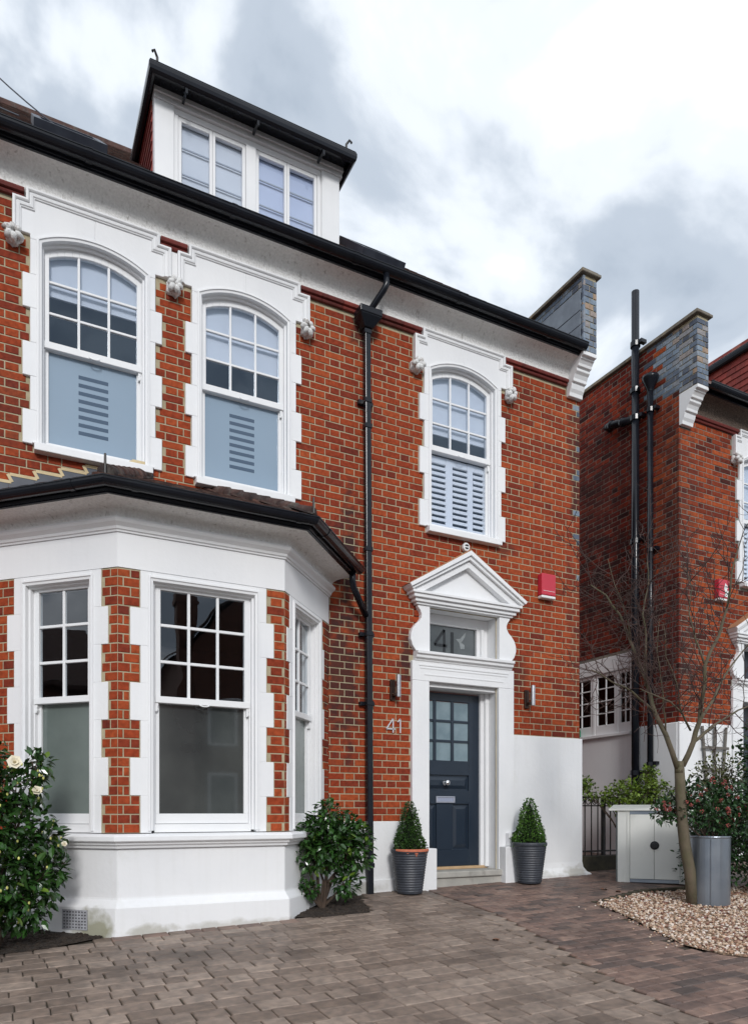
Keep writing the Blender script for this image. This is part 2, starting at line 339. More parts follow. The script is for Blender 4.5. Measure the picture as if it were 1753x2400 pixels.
MT['dark_leaf'] = mat('viburnum_leaf', (.012, .038, .012), (.032, .078, .022), scale=8, rough=.28, rnd=.5)
MT['berry'] = mat('pink_bud', (.30, .07, .055), (.2, .04, .035), scale=20, rough=.6, rnd=.4)
MT['bark'] = mat('grey_brown_bark', (.13, .10, .068), (.085, .075, .045), scale=9, rough=.85, bump=.5, bscale=40, bumpdist=.01, dirt=((.08, .09, .03), 8, .5, .75, .6))
MT['twig'] = mat('dark_twig', (.06, .028, .022), (.04, .022, .018), scale=6, rough=.8)
MT['stem'] = mat('woody_stem', (.07, .045, .03), (.04, .028, .02), scale=20, rough=.9)
MT['cab'] = mat('pale_cream_steel_sheet', (.70, .70, .66), (.65, .655, .62), scale=3, rough=.38, dirt=((.3, .3, .26), 5, .58, .8, .4))
MT['cab_side'] = mat('green_grey_steel_sheet', (.16, .18, .175), (.13, .15, .15), scale=3, rough=.45)
MT['zinc'] = mat('zinc', (.30, .33, .37), (.22, .25, .29), scale=4, rough=.33, metal=.75, bump=.08, bscale=5)
MT['iron'] = mat('black_iron', (.010, .010, .012), (.03, .025, .02), scale=12, rough=.5)
MT['wood_grey'] = mat('weathered_wood', (.16, .145, .125), (.1, .09, .08), scale=18, rough=.85)
MT['green_plastic'] = mat('green_plastic', (.0, .16, .07), rough=.35)
MT['dry_leaf'] = mat('dry_leaf', (.14, .05, .03), (.2, .1, .05), scale=40, rough=.8)
MT['brick_tex'] = mat('plain_brick_wall', (.2, .042, .024), (.3, .06, .03), scale=8, rough=.9)
MT['cable'] = mat('cable', (.05, .055, .07), rough=.6)
MT['letter'] = mat('grey_metal_plate', (.42, .44, .5), (.36, .38, .45), scale=6, rough=.35, metal=.3)
MT['letterflap'] = mat('letter_flap', (.28, .31, .4), rough=.35)
MT['brick_string'] = mat('moulded_brick', (.7, .7, .7), (1.1, 1.1, 1.1), scale=20, rough=.7, ramp=[(0, (.10, .018, .014)), (.5, (.16, .024, .018)), (1, (.24, .04, .028))], bump=.3, bscale=60)
MT['vent_paint'] = mat('grey_white_grille', (.42, .43, .46), (.3, .3, .32), scale=14, rough=.6)
MT['glass_dormer'] = glass_mat('dormer_glass', tint=(.93, .95, .98), ior=1.5)
MT['thin_bar'] = mat('shadow_grey_bar', (.34, .37, .41), rough=.5)
MT['glass_low'] = glass_mat('side_window_glass', tint=(.5, .5, .5), ior=1.45)
MT['chrome_bright'] = mat('satin_nickel', (.72, .72, .74), rough=.4, metal=.5)
MT['gravel_base'] = mat('gravel_base', (.16, .11, .07), (.3, .2, .13), scale=40, rough=1)
MT['edging'] = mat('mossy_edging', (.03, .026, .018), (.06, .05, .03), scale=14, rough=.95, dirt=((.03, .04, .012), 6, .5, .7, .7))
MT['box_core'] = mat('box_core', (.006, .012, .004), rough=1)
MT['brick_opp'] = mat('brown_brick_far', (.10, .045, .03), (.17, .075, .05), scale=5, rough=.9)
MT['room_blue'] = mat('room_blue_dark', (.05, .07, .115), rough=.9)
MT['brick_flank'] = mat('sooty_shaded_flank_brick', (.62, .6, .6), (1.1, 1.05, 1.0), scale=20, rough=.9, spec=.12, bump=.4, bscale=110, ramp=[(0, (.05, .015, .014)), (.2, (.12, .02, .016)), (.6, (.22, .030, .017)), (1, (.33, .05, .02))], bumpdist=.004,  # darker copy of the neighbour brick: flank's shade put into the colour, plus soot
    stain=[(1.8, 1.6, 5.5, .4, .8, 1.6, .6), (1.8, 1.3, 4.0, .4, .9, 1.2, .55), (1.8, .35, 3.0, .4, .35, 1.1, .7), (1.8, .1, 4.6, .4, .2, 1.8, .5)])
# ------------------------------------------------------------------ brickwork
JT = .0105
def brick_geo(L, h, d=.03, ch=.003):
    a = L / 2
    vs = [(-a, d, 0), (a, d, 0), (a, d, h), (-a, d, h),
          (-a, ch, 0), (a, ch, 0), (a, ch, h), (-a, ch, h),
          (-a + ch, 0, ch), (a - ch, 0, ch), (a - ch, 0, h - ch), (-a + ch, 0, h - ch)]
    fs = []
    for i in range(4):
        j = (i + 1) % 4
        fs += [(i, j, j + 4, i + 4), (i + 4, j + 4, j + 8, i + 8)]
    fs.append((8, 9, 10, 11)); return vs, fs
class Bricks:
    def __init__(s): s.l = []; s.cache = {}
    def lay(s, F, U0, U1, Z0, Z1, course, excl=(), mat='brick', phase=0.0, bond='flemish', matf=None, row0=0):
        z = Z0; row = row0
        while z + course * .6 < Z1:
            h = min(course, Z1 - z) - JT
            iv = [(U0, U1)]
            for (a, b, c, d) in excl:
                if min(z + h, d) - max(z, c) > .018:
                    nv = []
                    for (p, q) in iv:
                        if b <= p or a >= q: nv.append((p, q)); continue
                        if a - p > .02: nv.append((p, a))
                        if q - b > .02: nv.append((b, q))
                    iv = nv
            unit = [.215, .1025] if bond == 'flemish' else [.215]
            tot = sum(unit) + JT * len(unit)
            u = math.floor((U0 - phase) / tot) * tot + phase - tot + (tot / 2 if row % 2 else 0); k = 0
            while u < U1:
                L = unit[k % len(unit)]
                for (p, q) in iv:
                    a, b = max(u, p), min(u + L, q)
                    if b - a > .028:
                        m = matf((a + b) / 2, z) if matf else mat
                        s.l.append((F, a, b, z, h, m))
                u += L + JT; k += 1
            z += course; row += 1
    def emit(s, parent, name='brick', nmax=300):
        sc = []
        for i, (F, a, b, z, h, m) in enumerate(s.l):
            p = proj(F((a + b) / 2, 0, z + h / 2)); q0 = proj(F(a, 0, z)); q1 = proj(F(b, 0, z + h))
            if not p or not q0 or not q1 or not (-5 < p[0] < 1760 and 0 < p[1] < 2400): sc.append((0, i)); continue
            # facing away from the camera?
            c = F((a + b) / 2, 0, z); facing = (CAM[0] - c[0]) * F.n[0] + (CAM[1] - c[1]) * F.n[1]
            sc.append((abs(q1[0] - q0[0]) * abs(h / p[2]) if facing > 0 else 0, i))
        sc.sort(reverse=True); single = set(i for v, i in sc[:nmax] if v > 0)
        joined = {}
        for i, (F, a, b, z, h, m) in enumerate(s.l):
            L, uc = b - a, (a + b) / 2
            oo = random.uniform(-.0018, .0018); tilt = random.uniform(-.006, .006)
            ang = math.atan2(F.u[1], F.u[0])
            if i in single:
                key = (round(L, 3), round(h, 3), m)
                if key not in s.cache:
                    vs, fs = brick_geo(key[0], key[1]); me = bpy.data.meshes.new('brick'); me.from_pydata(vs, [], fs)
                    me.materials.append(MT[m]); s.cache[key] = me
                inst(name, s.cache[key], parent, F(uc, oo, z), (0, 0, ang + tilt))
            else:
                vs, fs = brick_geo(L, h)
                joined.setdefault(m, MB()).add([F(uc + x, oo - y, z + zz) for x, y, zz in vs], fs)
        for m, mb in joined.items():
            tag(mb.build('brickwork', MT[m], parent), kind='stuff')

def backing(F, U0, U1, Z0, Z1, holes, o=-.005, mb=None):
    us = sorted({U0, U1, *[x for h in holes for x in h[:2] if U0 < x < U1]}); zs = sorted({Z0, Z1, *[x for h in holes for x in h[2:] if Z0 < x < Z1]})
    mb = mb or MB()
    for i in range(len(us) - 1):
        for j in range(len(zs) - 1):
            cu, cz = (us[i] + us[i + 1]) / 2, (zs[j] + zs[j + 1]) / 2
            if any(h[0] < cu < h[1] and h[2] < cz < h[3] for h in holes): continue
            mb.add([F(us[i], o, zs[j]), F(us[i + 1], o, zs[j]), F(us[i + 1], o, zs[j + 1]), F(us[i], o, zs[j + 1])], [(0, 1, 2, 3)])
    return mb

def arcz(u, half, zs, rise):
    r = (half * half + rise * rise) / (2 * rise)
    return zs + rise - r + math.sqrt(max(r * r - u * u, 0))

# ------------------------------------------------------------------ sash windows
def surround_first(parent, F, c, dz=0.0, left_ear=True, right_ear=True):
    """white rendered surround of a first-floor window; returns the rectangles it covers (u0,u1,z0,z1)"""
    Z = lambda z: z + dz
    ex = []; mb = MB(); hin = .45
    levels = [(5.84, 5.535, .53), (5.535, 5.24, .59), (5.24, 4.94, .53), (4.94, 4.645, .59), (4.645, 4.35, .53), (4.35, 4.055, .59)]
    for (zt, zb, w) in levels:
        for sg in (-1, 1):
            a, b = sorted((sg * hin, sg * w))
            mb.fbox(F, c + a, c + b, -.15, .024, Z(zb), Z(zt))
        ex.append((c - w - .009, c + w + .009, Z(zb) - (.009 if w > .55 else 0), Z(zt) + (.009 if w > .55 else 0)))
    n = 20
    arc = [(c - hin + 2 * hin * i / n, Z(arcz(-hin + 2 * hin * i / n, hin, 5.84, .125))) for i in range(n + 1)]
    outl = [(c + .53, Z(5.84)), (c + .53, Z(5.88)), (c + .665, Z(5.88)), (c + .665, Z(6.15)), (c + .56, Z(6.15)), (c + .56, Z(6.25)), (c - .56, Z(6.25)),
            (c - .56, Z(6.15)), (c - .665, Z(6.15)), (c - .665, Z(5.88)), (c - .53, Z(5.88)), (c - .53, Z(5.84))]
    # head plate in strips, so that the arched underside stays clean
    half = n // 2
    lft = [(c - .53, Z(5.84))] + arc[:half + 1] + [(arc[half][0], Z(6.25)), (c - .56, Z(6.25)), (c - .56, Z(6.15)), (c - .665, Z(6.15)), (c - .665, Z(5.88)), (c - .53, Z(5.88))]
    rgt = arc[half:] + [(c + .53, Z(5.84)), (c + .53, Z(5.88)), (c + .665, Z(5.88)), (c + .665, Z(6.15)), (c + .56, Z(6.15)), (c + .56, Z(6.25)), (arc[half][0], Z(6.25))]
    mb.fpoly(F, lft, -.15, .024); mb.fpoly(F, rgt, -.15, .024)
    ex += [(c - .674, c + .674, Z(5.871), Z(6.159)), (c - .569, c + .569, Z(6.15), Z(6.26)), (c - .539, c + .539, Z(5.84), Z(5.9))]
    s = mb.build('window_surround', MT['stucco'], parent, bevel=.004)
    # label moulding over the head: sits proud of the plate and follows the stepped ears
    mo = MB()
    path = [(c - .665, Z(5.88)), (c - .665, Z(6.15)), (c - .56, Z(6.15)), (c - .56, Z(6.25)), (c + .56, Z(6.25)), (c + .56, Z(6.15)), (c + .665, Z(6.15)), (c + .665, Z(5.88))]
    prof = [(-.004, .02), (-.004, .062), (.014, .066), (.022, .058), (.024, .046), (.034, .05), (.052, .046), (.058, .036), (.064, .036), (.068, .023)]
    mo.fsweep(F, path, prof)
    mo.build('label_moulding', MT['stucco'], s)
    # bead round the arch and down the jambs, stepping back into the reveal
    be = MB(); p2 = [(c - hin, Z(4.07))] + arc + [(c + hin, Z(4.07))]
    be.fsweep(F, p2, [(-.03, .02), (-.028, .036), (-.012, .038), (-.008, .028), (.012, .024), (.013, -.02), (.03, -.024), (.031, -.06), (.042, -.064), (.043, -.14)])
    be.build('architrave', MT['stucco'], s)
    sl = MB()
    sl.fpoly(F, [(c - .50, Z(3.985)), (c + .50, Z(3.985)), (c + .50, Z(4.052)), (c - .50, Z(4.052))], -.10, .085)
    sl.fbox(F, c - .515, c + .515, -.09, .05, Z(4.053), Z(4.066))
    sl.build('window_sill', MT['white'], s, bevel=.006, seg=2)
    ex.append((c - .51, c + .51, Z(3.975), Z(4.07)))
    return ex, s

def carved_head(parent, F, u, z, sgn=1, s=1.0, seed=0):
    rnd = random.Random(seed); mb = MB(); n, k = 18, 12
    vs = []; fs = []
    for i in range(k + 1):
        th = math.pi * i / k
        for j in range(n):
            ph = 2 * math.pi * j / n
            r = 1 + .22 * math.sin(3 * ph + seed) * math.sin(th) + .13 * math.sin(5 * th + ph) + rnd.uniform(-.05, .05)
            x = .062 * s * r * math.sin(th) * math.cos(ph); y = .08 * s * r * math.sin(th) * math.sin(ph); zz = .066 * s * r * math.cos(th)
            vs.append(F(u + x, .025 + max(y, -.03), z + zz))
    fs = [(i * n + j, i * n + (j + 1) % n, (i + 1) * n + (j + 1) % n, (i + 1) * n + j) for i in range(k) for j in range(n)]
    mb.add(vs, fs)
    for k in range(6):                         # lobes of carved foliage curling round the boss
        a = k * math.pi / 3 + seed * .4; q = .062 + .018 * ((k * 5 + seed) % 3) / 2
        pts = [F(u + q * s * f * math.cos(a + .35 * f), .05 + .055 * math.sin(math.pi * (.25 + .6 * f)), z + q * 1.05 * s * f * math.sin(a + .35 * f)) for f in (.25, .5, .75, 1.0)]
        mb.tube(pts, [.022, .030, .027, .014], 7)
    o = mb.build('carved_head', MT['carved'], parent, smooth=True); return o
MT['carved'] = mat('flaking_white_stone', (.74, .74, .73), (.6, .59, .57), scale=9, rough=.7, bump=.5, bscale=40, bumpdist=.02, dirt=((.16, .10, .075), 16, .54, .66, .85))

def grid_panes(parent, F, u0, u1, z0, z1, cols, rows, o, mkey, bar=.022, arch=None, frame_mb=None, bmat='gloss_white'):
    """panes and glazing bars between u0..u1, z0..z1; arch = function u -> top height"""
    wu = (u1 - u0 - bar * (cols - 1)) / cols; wz = (z1 - z0 - bar * (rows - 1)) / rows
    for i in range(cols):
        a = u0 + i * (wu + bar); b = a + wu
        for j in range(rows):
            c = z0 + j * (wz + bar); d = c + wz
            pts = [(a - .004, c - .004), (b + .004, c - .004)]
            if arch and j == rows - 1:
                for t in range(5):
                    uu = b + .004 - (b - a + .008) * t / 4; pts.append((uu, arch(uu) + .004))
            else: pts += [(b + .004, d + .004), (a - .004, d + .004)]
            mb = MB(); mb.fpoly(F, pts, o - .003, o + .003); mb.build('pane', MT[mkey], parent)
    for i in range(1, cols):
        a = u0 + i * (wu + bar) - bar
        top = (arch(a + bar / 2) + .01) if arch else z1
        mb = MB(); mb.fpoly(F, [(a, z0), (a + bar, z0), (a + bar, top), (a, top)], o - .014, o + .016); mb.build('glazing_bar', MT[bmat], parent, bevel=.003)
    for j in range(1, rows):
        c = z0 + j * (wz + bar) - bar
        mb = MB()
        for i in range(cols):
            a = u0 + i * (wu + bar); mb.fpoly(F, [(a, c), (a + wu, c), (a + wu, c + bar), (a, c + bar)], o - .014, o + .015)
        mb.build('glazing_bar', MT[bmat], parent, bevel=.003)

def sash_lift(parent, F, u, z, o):
    pts = [F(u + .045 * math.cos(a), o + .012 + .014 * math.sin(-a), z + .022 * math.sin(a)) for a in [math.pi + i * math.pi / 8 for i in range(9)]]
    mb = MB(); mb.tube(pts, .006, 6); mb.build('sash_pull', MT['white'], parent, smooth=True)

def horn(parent, F, u, z, o):
    mb = MB(); pts = [(0, 0), (.026, 0), (.026, -.02), (.02, -.035), (.026, -.05), (.02, -.066), (.008, -.075), (0, -.075)]
    mb.fpoly(F, [(u - .013 + a, z + b) for a, b in reversed(pts)], o - .02, o + .018); mb.build('sash_horn', MT['gloss_white'], parent, bevel=.003)

def sash_first(parent, F, c, dz=0.0, kind='frost', blind=5.45, room=True):
    Z = lambda z: z + dz
    hw = .41; o1, o2 = -.075, -.105
    A = lambda u: Z(arcz(u - c, hw, 5.80, .12))
    fr = MB()
    # upper sash: stiles, arched head, meeting rail
    zt = 5.815
    for sg in (-1, 1):
        a, b = sorted((c + sg * .375, c + sg * .413))
        fr.fpoly(F, [(a, Z(5.025)), (b, Z(5.025)), (b, A(b)), (a, A(a))], o1 - .03, o1 + .018)
    n = 14; arc_o = [(c - .43 + .86 * i / n, Z(arcz(-.43 + .86 * i / n, .43, 5.80, .13))) for i in range(n + 1)]
    for i in range(n):
        (ua, za), (ub, zb) = arc_o[i], arc_o[i + 1]
        fr.fpoly(F, [(ua, za - .055), (ub, zb - .055), (ub, zb), (ua, za)], o1 - .028, o1 + .016)
    fr.fpoly(F, [(c - .42, Z(4.965)), (c + .42, Z(4.965)), (c + .42, Z(5.028)), (c - .42, Z(5.028))], o1 - .05, o1 + .03)
    # lower sash
    for sg in (-1, 1):
        a, b = sorted((c + sg * .378, c + sg * .42))
        fr.fpoly(F, [(a, Z(4.14)), (b, Z(4.14)), (b, Z(4.966)), (a, Z(4.966))], o2 - .03, o2 + .02)
    fr.fpoly(F, [(c - .42, Z(4.06)), (c + .42, Z(4.06)), (c + .42, Z(4.141)), (c - .42, Z(4.141))], o2 - .03, o2 + .024)
    wdw = fr.build('window', MT['gloss_white'], parent, bevel=.003)
    AI = lambda u: Z(arcz(u - c, .43, 5.80, .13)) - .05
    grid_panes(wdw, F, c - .375, c + .375, Z(5.026), Z(5.84), 3, 3, o1 - .006, 'glass_up', arch=AI)
    if kind == 'frost':
        mb = MB(); mb.fpoly(F, [(c - .382, Z(4.135)), (c + .382, Z(4.135)), (c + .382, Z(4.97)), (c - .382, Z(4.97))], o2 - .008, o2 - .002); p = mb.build('pane', MT['frost'], wdw)
        for i in range(8):
            z0 = 4.285 + i * .0725
            mb = MB(); mb.fpoly(F, [(c - .128, Z(z0)), (c + .128, Z(z0)), (c + .128, Z(z0 + .034)), (c - .128, Z(z0 + .034))], o2 - .004, o2 - .001); mb.build('clear_strip', MT['frost_strip'], wdw)
    else:
        mb = MB(); mb.fpoly(F, [(c - .382, Z(4.135)), (c + .382, Z(4.135)), (c + .382, Z(4.97)), (c - .382, Z(4.97))], o2 - .008, o2 - .003); mb.build('pane', MT['glass_up'], wdw)
        # plantation shutter behind the glass: stiles, rails and tilted slats
        sh = MB(); os_ = o2 - .02
        for (a, b) in ((-.40, -.375), (-.155, -.06), (.15, .225), (.375, .40)): sh.fbox(F, c + a, c + b, os_ - .03, os_, Z(4.12), Z(4.955))
        for (a, b) in ((-.374, -.156), (-.059, .149), (.226, .374)):
            sh.fbox(F, c + a, c + b, os_ - .028, os_ - .002, Z(4.12), Z(4.185)); sh.fbox(F, c + a, c + b, os_ - .028, os_ - .002, Z(4.875), Z(4.955))
        so_ = sh.build('shutter', MT['gloss_white'], wdw, bevel=.003)
        for (a, b) in ((-.374, -.156), (-.059, .149), (.226, .374)):
            for i in range(10):
                z0 = 4.215 + i * .0655
                mb = MB(); mb.hexa([F(c + a, os_ + .002, Z(z0)), F(c + b, os_ + .002, Z(z0)), F(c + b, os_ - .045, Z(z0 + .012)), F(c + a, os_ - .045, Z(z0 + .012)),
                                    F(c + a, os_ + .002, Z(z0 + .034)), F(c + b, os_ + .002, Z(z0 + .034)), F(c + b, os_ - .045, Z(z0 + .046)), F(c + a, os_ - .045, Z(z0 + .046))])
                mb.build('slat', MT['gloss_white'], wdw)
    sash_lift(wdw, F, c, Z(4.975), o1 + .03)
    horn(wdw, F, c + .40, Z(4.965), o1)
    bl = MB(); bl.fbox(F, c - .40, c + .40, -.135, -.128, Z(blind), Z(5.90)); bl.fbox(F, c - .40, c + .40, -.142, -.123, Z(blind) - .02, Z(blind) + .004); bl.build('blind', MT['blind'], wdw)
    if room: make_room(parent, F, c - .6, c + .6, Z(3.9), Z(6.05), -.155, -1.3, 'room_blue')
    return wdw

def make_room(parent, F, u0, u1, z0, z1, o0, o1, m='room'):
    mb = MB(); P = lambda u, o, z: F(u, o, z)
    mb.add([P(u0, o0, z0), P(u1, o0, z0), P(u1, o1, z0), P(u0, o1, z0), P(u0, o0, z1), P(u1, o0, z1), P(u1, o1, z1), P(u0, o1, z1)],
           [(0, 1, 2, 3), (7, 6, 5, 4), (0, 4, 5, 1)[:0] or (3, 2, 6, 7), (0, 3, 7, 4), (1, 5, 6, 2)])
    return mb.build('room_shell', MT[m], parent)
# ================================================================== THE HOUSE
house = tag(empty('brick_house'), 'red brick house with white stucco trim, canted bay and navy front door', 'house')
BK = Bricks()
CO = .0739
exh = []
W1, W2, W3 = -5.755, -4.355, -1.765
for c, kind, bl in ((W1, 'frost', 5.50), (W2, 'frost', 5.34), (W3, 'shutter', 5.22)):
    ex, sr = surround_first(house, FAC, c); exh += ex
    sash_first(house, FAC, c, 0, kind, bl)
mb = MB(); mb.fbox(FAC, W1 + .661, W2 - .661, -.02, .021, 5.88, 6.148); mb.build('stucco_strip', MT['stucco'], house); exh.append((W1 + .6, W2 - .6, 5.87, 6.159))
for i, u in enumerate((W1 - .665, (W1 + W2) / 2, W2 + .635, W3 - .64, W3 + .635)):
    carved_head(house, FAC, u, 5.80, s=1.05, seed=i * 3 + 1)
# ---- main wall
DC = W3                                                     # axis of the door
door_hole = (-2.42, -1.30, -.4, 3.14)
holes = [(c - .46, c + .46, 4.0, 5.98) for c in (W1, W2, W3)] + [door_hole, (-6.52, -3.52, -.4, 3.5)]
wall = backing(FAC, -9.0, 0, -.4, 6.6, holes).build('wall', MT['mortar'], house)
ex_wall = exh + [(-6.55, -3.47, -1, 3.30), (DC - .69, DC + .69, -1, 2.60), (DC - .55, DC + .55, 2.5, 3.3),
                 (-9, -6.5, -1, .747), (-3.5, -2.4, -1, .747), (-1.1, 0, -1, 1.775), (-9, 0, 6.165, 7)]
# gable outline over the door
for i in range(9): z = 3.2 + i * .074; w_ = .62 * (1 - (z - 3.22) / .52); ex_wall.append((DC - max(w_, .02), DC + max(w_, .02), z, z + .074))
ex_wall.append((-.215, 0, 6.04, 7))
blue_corner = lambda u, z: 'brick_blue' if (u > -.12 and (int(z / CO) * 37 % 11) in (1, 6, 8) and z > 3.5) else 'brick'
BK.lay(FAC, -9.0, 0, .747, 6.6, CO, ex_wall, phase=-.1025, matf=blue_corner)
# ---- moulded brick string under the eaves, one moulded brick after the other
prof = [(0, 6.168), (.028, 6.170), (.036, 6.182), (.028, 6.196), (.026, 6.202), (.052, 6.206), (.060, 6.224), (.052, 6.244), (0, 6.248)]
k = 0
for (a, b) in ((-9, W1 - .575), (W1 + .575, W2 - .575), (W2 + .575, W3 - .575), (W3 + .575, -.222)):
    n = max(1, round((b - a) / .226)); L = (b - a) / n
    for i in range(n):
        mb = MB(); mb.psweep([(a + i * L + .002, 0), (a + (i + 1) * L - .002, 0)], prof); mb.build('moulded_brick', MT['brick_string'] if 'brick_string' in MT else MT['brick'], wall)
# ---- coved eaves, fascia, gutter
cove = MB(); pr = [(-.01, 6.20), (.035, 6.25)] + [(.035 + .182 * (1 - math.cos(a)) ** 1.2, 6.252 + .19 * math.sin(a)) for a in [i * math.pi / 2 / 8 for i in range(9)]] + [(.217, 6.50), (-.01, 6.50)]
cove.psweep([(-9, 0), (-.216, 0)], pr); cove.build('eaves_cove', MT['pebble'], house)
def gutter_prof(oc, zc, r=.062, t=.006):
    a = [math.pi * i / 10 for i in range(11)]
    return [(oc - r * math.cos(x), zc - r * math.sin(x)) for x in a] + [(oc + r + .006, zc), (oc + r + .006, zc + .008), (oc + r - t, zc + .008)] + [(oc + (r - t) * math.cos(x), zc - (r - t) * math.sin(x)) for x in a]
mb = MB(); mb.psweep([(-9, 0), (-.218, 0)], [(.218, 6.442), (.240, 6.442), (.240, 6.57), (.218, 6.57)]); mb.psweep([(-9, 0), (-.218, 0)], [(.241, 6.455), (.254, 6.455), (.262, 6.48), (.241, 6.48)]); fas = mb.build('fascia', MT['black'], house)
mb = MB(); mb.psweep([(-9, 0), (-.19, 0)], gutter_prof(.308, 6.523)); gut = mb.build('gutter', MT['black'], house, smooth=False)
for i in range(7):
    mb = MB(); x = -8.4 + i * 1.27; mb.psweep([(x, 0), (x + .05, 0)], gutter_prof(.308, 6.523, r=.067, t=.004)); mb.build('gutter_joint', MT['black'], gut)
# ---- roof: boarding below, plain tiles above
PT = .902                                                    # tan of the pitch
RZ = lambda y: 6.47 + (y + .36) * PT
mb = MB(); mb.add([(-9, -.26, RZ(-.26)), (-.216, -.26, RZ(-.26)), (-4.156, 3.6, RZ(3.6)), (-9, 3.6, RZ(3.6)), (-.216, 8, RZ(-.34))], [(0, 1, 2, 3), (1, 4, 2)])
roof = mb.build('roof', MT['tile'], house)
mb = MB(); ca_, sa_ = 1 / math.hypot(1, PT), PT / math.hypot(1, PT)
def tile_at(mb, x, s, w_=.162, L=.26, t=.013, y0=-.30, lift=.02, base=RZ):
    y = y0 + s * ca_; z = base(y) + lift
    j = random.uniform(-.004, .004); e = random.uniform(-.003, .004)
    p = []
    for dz in (0, t):
        for (a, b) in ((0, 0), (w_, 0), (w_, L), (0, L)):
            p.append((x + a, y + (b + j) * ca_ - dz * sa_, z + (b + j) * sa_ + dz * ca_ - b * .05 + e))
    mb.hexa(p)
for r in range(52):
    s = r * .1; x = -8.9 + (.0825 if r % 2 else 0)
    while x < -.38 - s * ca_ * 1.0:
        y = -.30 + s * ca_
        if not (-5.15 < x + .08 < -3.2 and .3 < y < 1.6): tile_at(mb, x, s)
        x += .165
tag(mb.build('roof_tiles', MT['tile'], roof), kind='stuff')
mb = MB(); mb.tube([(-9, 3.66, RZ(3.6) + .02), (-4.2, 3.66, RZ(3.6) + .02)], .11, 10); mb.build('ridge', MT['tile'], roof)
# roof windows: dark frames lying just above the tiles
for (x0, x1, s0, s1) in ((-6.25, -5.62, .75, 1.75), (-2.95, -2.42, .72, 1.6)):
    mb = MB()
    for (a, b, c, d) in ((x0, x1, s0, s0 + .09), (x0, x1, s1 - .09, s1), (x0, x0 + .07, s0 + .09, s1 - .09), (x1 - .07, x1, s0 + .09, s1 - .09)):
        p = []
        for dz in (.0, .085):
            for (xx, ss) in ((a, c), (b, c), (b, d), (a, d)):
                y = -.30 + ss * ca_; p.append((xx, y - dz * sa_, RZ(y) + .02 + dz * ca_))
        mb.hexa(p)
    rw = mb.build('roof_window', MT['lead_dark'], house)
    p = []; mb = MB()
    for (xx, ss) in ((x0 + .07, s0 + .09), (x1 - .07, s0 + .09), (x1 - .07, s1 - .09), (x0 + .07, s1 - .09)):
        y = -.30 + ss * ca_; p.append((xx, y - .05 * sa_, RZ(y) + .02 + .05 * ca_))
    mb.add(p, [(0, 1, 2, 3)]); mb.build('pane', MT['glass'], rw)
# ---- gable parapet with corbel at the right-hand end
def parapet(parent, X0, X1, inner, dz=0.0, bk=None):
    """X0 < X1: the party wall standing above the roof; inner: frame of the face seen from the drive"""
    S = Frame(X1, 0, 0, -1)
    p = MB(); pts = [(0, 6.04), (.055, 6.04), (.062, 6.085), (.085, 6.12), (.098, 6.165), (.098, 6.185), (.128, 6.19), (.132, 6.225), (.155, 6.265), (.186, 6.29), (.186, 6.325), (.215, 6.33), (.222, 6.36), (.25, 6.395), (.262, 6.395), (.262, 6.415), (.305, 6.42), (.305, 6.468), (0, 6.468)]
    wdt = X1 - X0
    p.fpoly(S, [(a, b + dz) for a, b in pts], 0, wdt); cb_ = p.build('corbel', MT['white'], parent, bevel=.004)
    core = MB(); core.box(X0 + .008, X1 - .008, -.292, 3.0, 6.469 + dz, 7.40 + dz); core.build('parapet', MT['mortar'], parent)
    cp = MB(); pr2 = [(-.16, 7.402), (.005, 7.402), (.03, 7.425), (.03, 7.45), (-.06, 7.47), (-.16, 7.47)]
    cp.box(X0 - .045, X1 + .045, -.34, 3.0, 7.402 + dz, 7.44 + dz); cp.box(X0 - .02, X1 + .02, -.31, 3.0, 7.441 + dz, 7.475 + dz)
    cp.build('coping', MT['coping'], parent, bevel=.006)
    FF = Frame(X0, -.3, 1, 0)
    bk.lay(FF, 0, wdt, 6.478 + dz, 7.40 + dz, CO, mat='brick_blue', phase=.11)
    return cb_
MT['coping'] = mat('weathered_coping', (.13, .105, .08), (.22, .2, .16), scale=8, rough=.85, dirt=((.42, .28, .12), 6, .55, .7, .5))
parapet(house, -.215, 0, None, 0, BK)
SIDE_IN = Frame(-.215, 3.0, 0, -1)          # inner face of the parapet, looking left
BK.lay(SIDE_IN, 1.0, 3.3, 6.6, 7.40, CO, matf=lambda u, z: 'brick_blue' if u > 2.7 or z > 7.25 else 'brick_tan')
MT['brick_tan'] = mat('brick_tan', (.8, .8, .8), (1.1, 1.1, 1.1), scale=20, rough=.8, ramp=[(0, (.20, .06, .03)), (.5, (.3, .14, .07)), (1, (.4, .26, .17))])
mb = MB()
for (a, b, z0, z1) in ((2.28, 3.26, 6.98, 7.24), (2.45, 3.26, 6.80, 6.975), (2.62, 3.26, 6.62, 6.795)):
    mb.fpoly(SIDE_IN, [(a, z0 + .02), (b, z0), (b, z1), (a, z1 + .01)], .004, .012)
mb.build('lead_flashing', MT['lead'], house, bevel=.003)
# ---- right-hand side wall and body of the house
mb = backing(Frame(0, 9, 0, -1), 0, 9, -.4, 6.47, [], o=-.001)
mb.add([(-.001, 0, -.4), (-.001, 9, -.4), (-.001, 9, 6.47), (-.001, 0, 6.47)], [(0, 1, 2, 3)])
mb.build('side_wall', MT['brick_tex'], house)
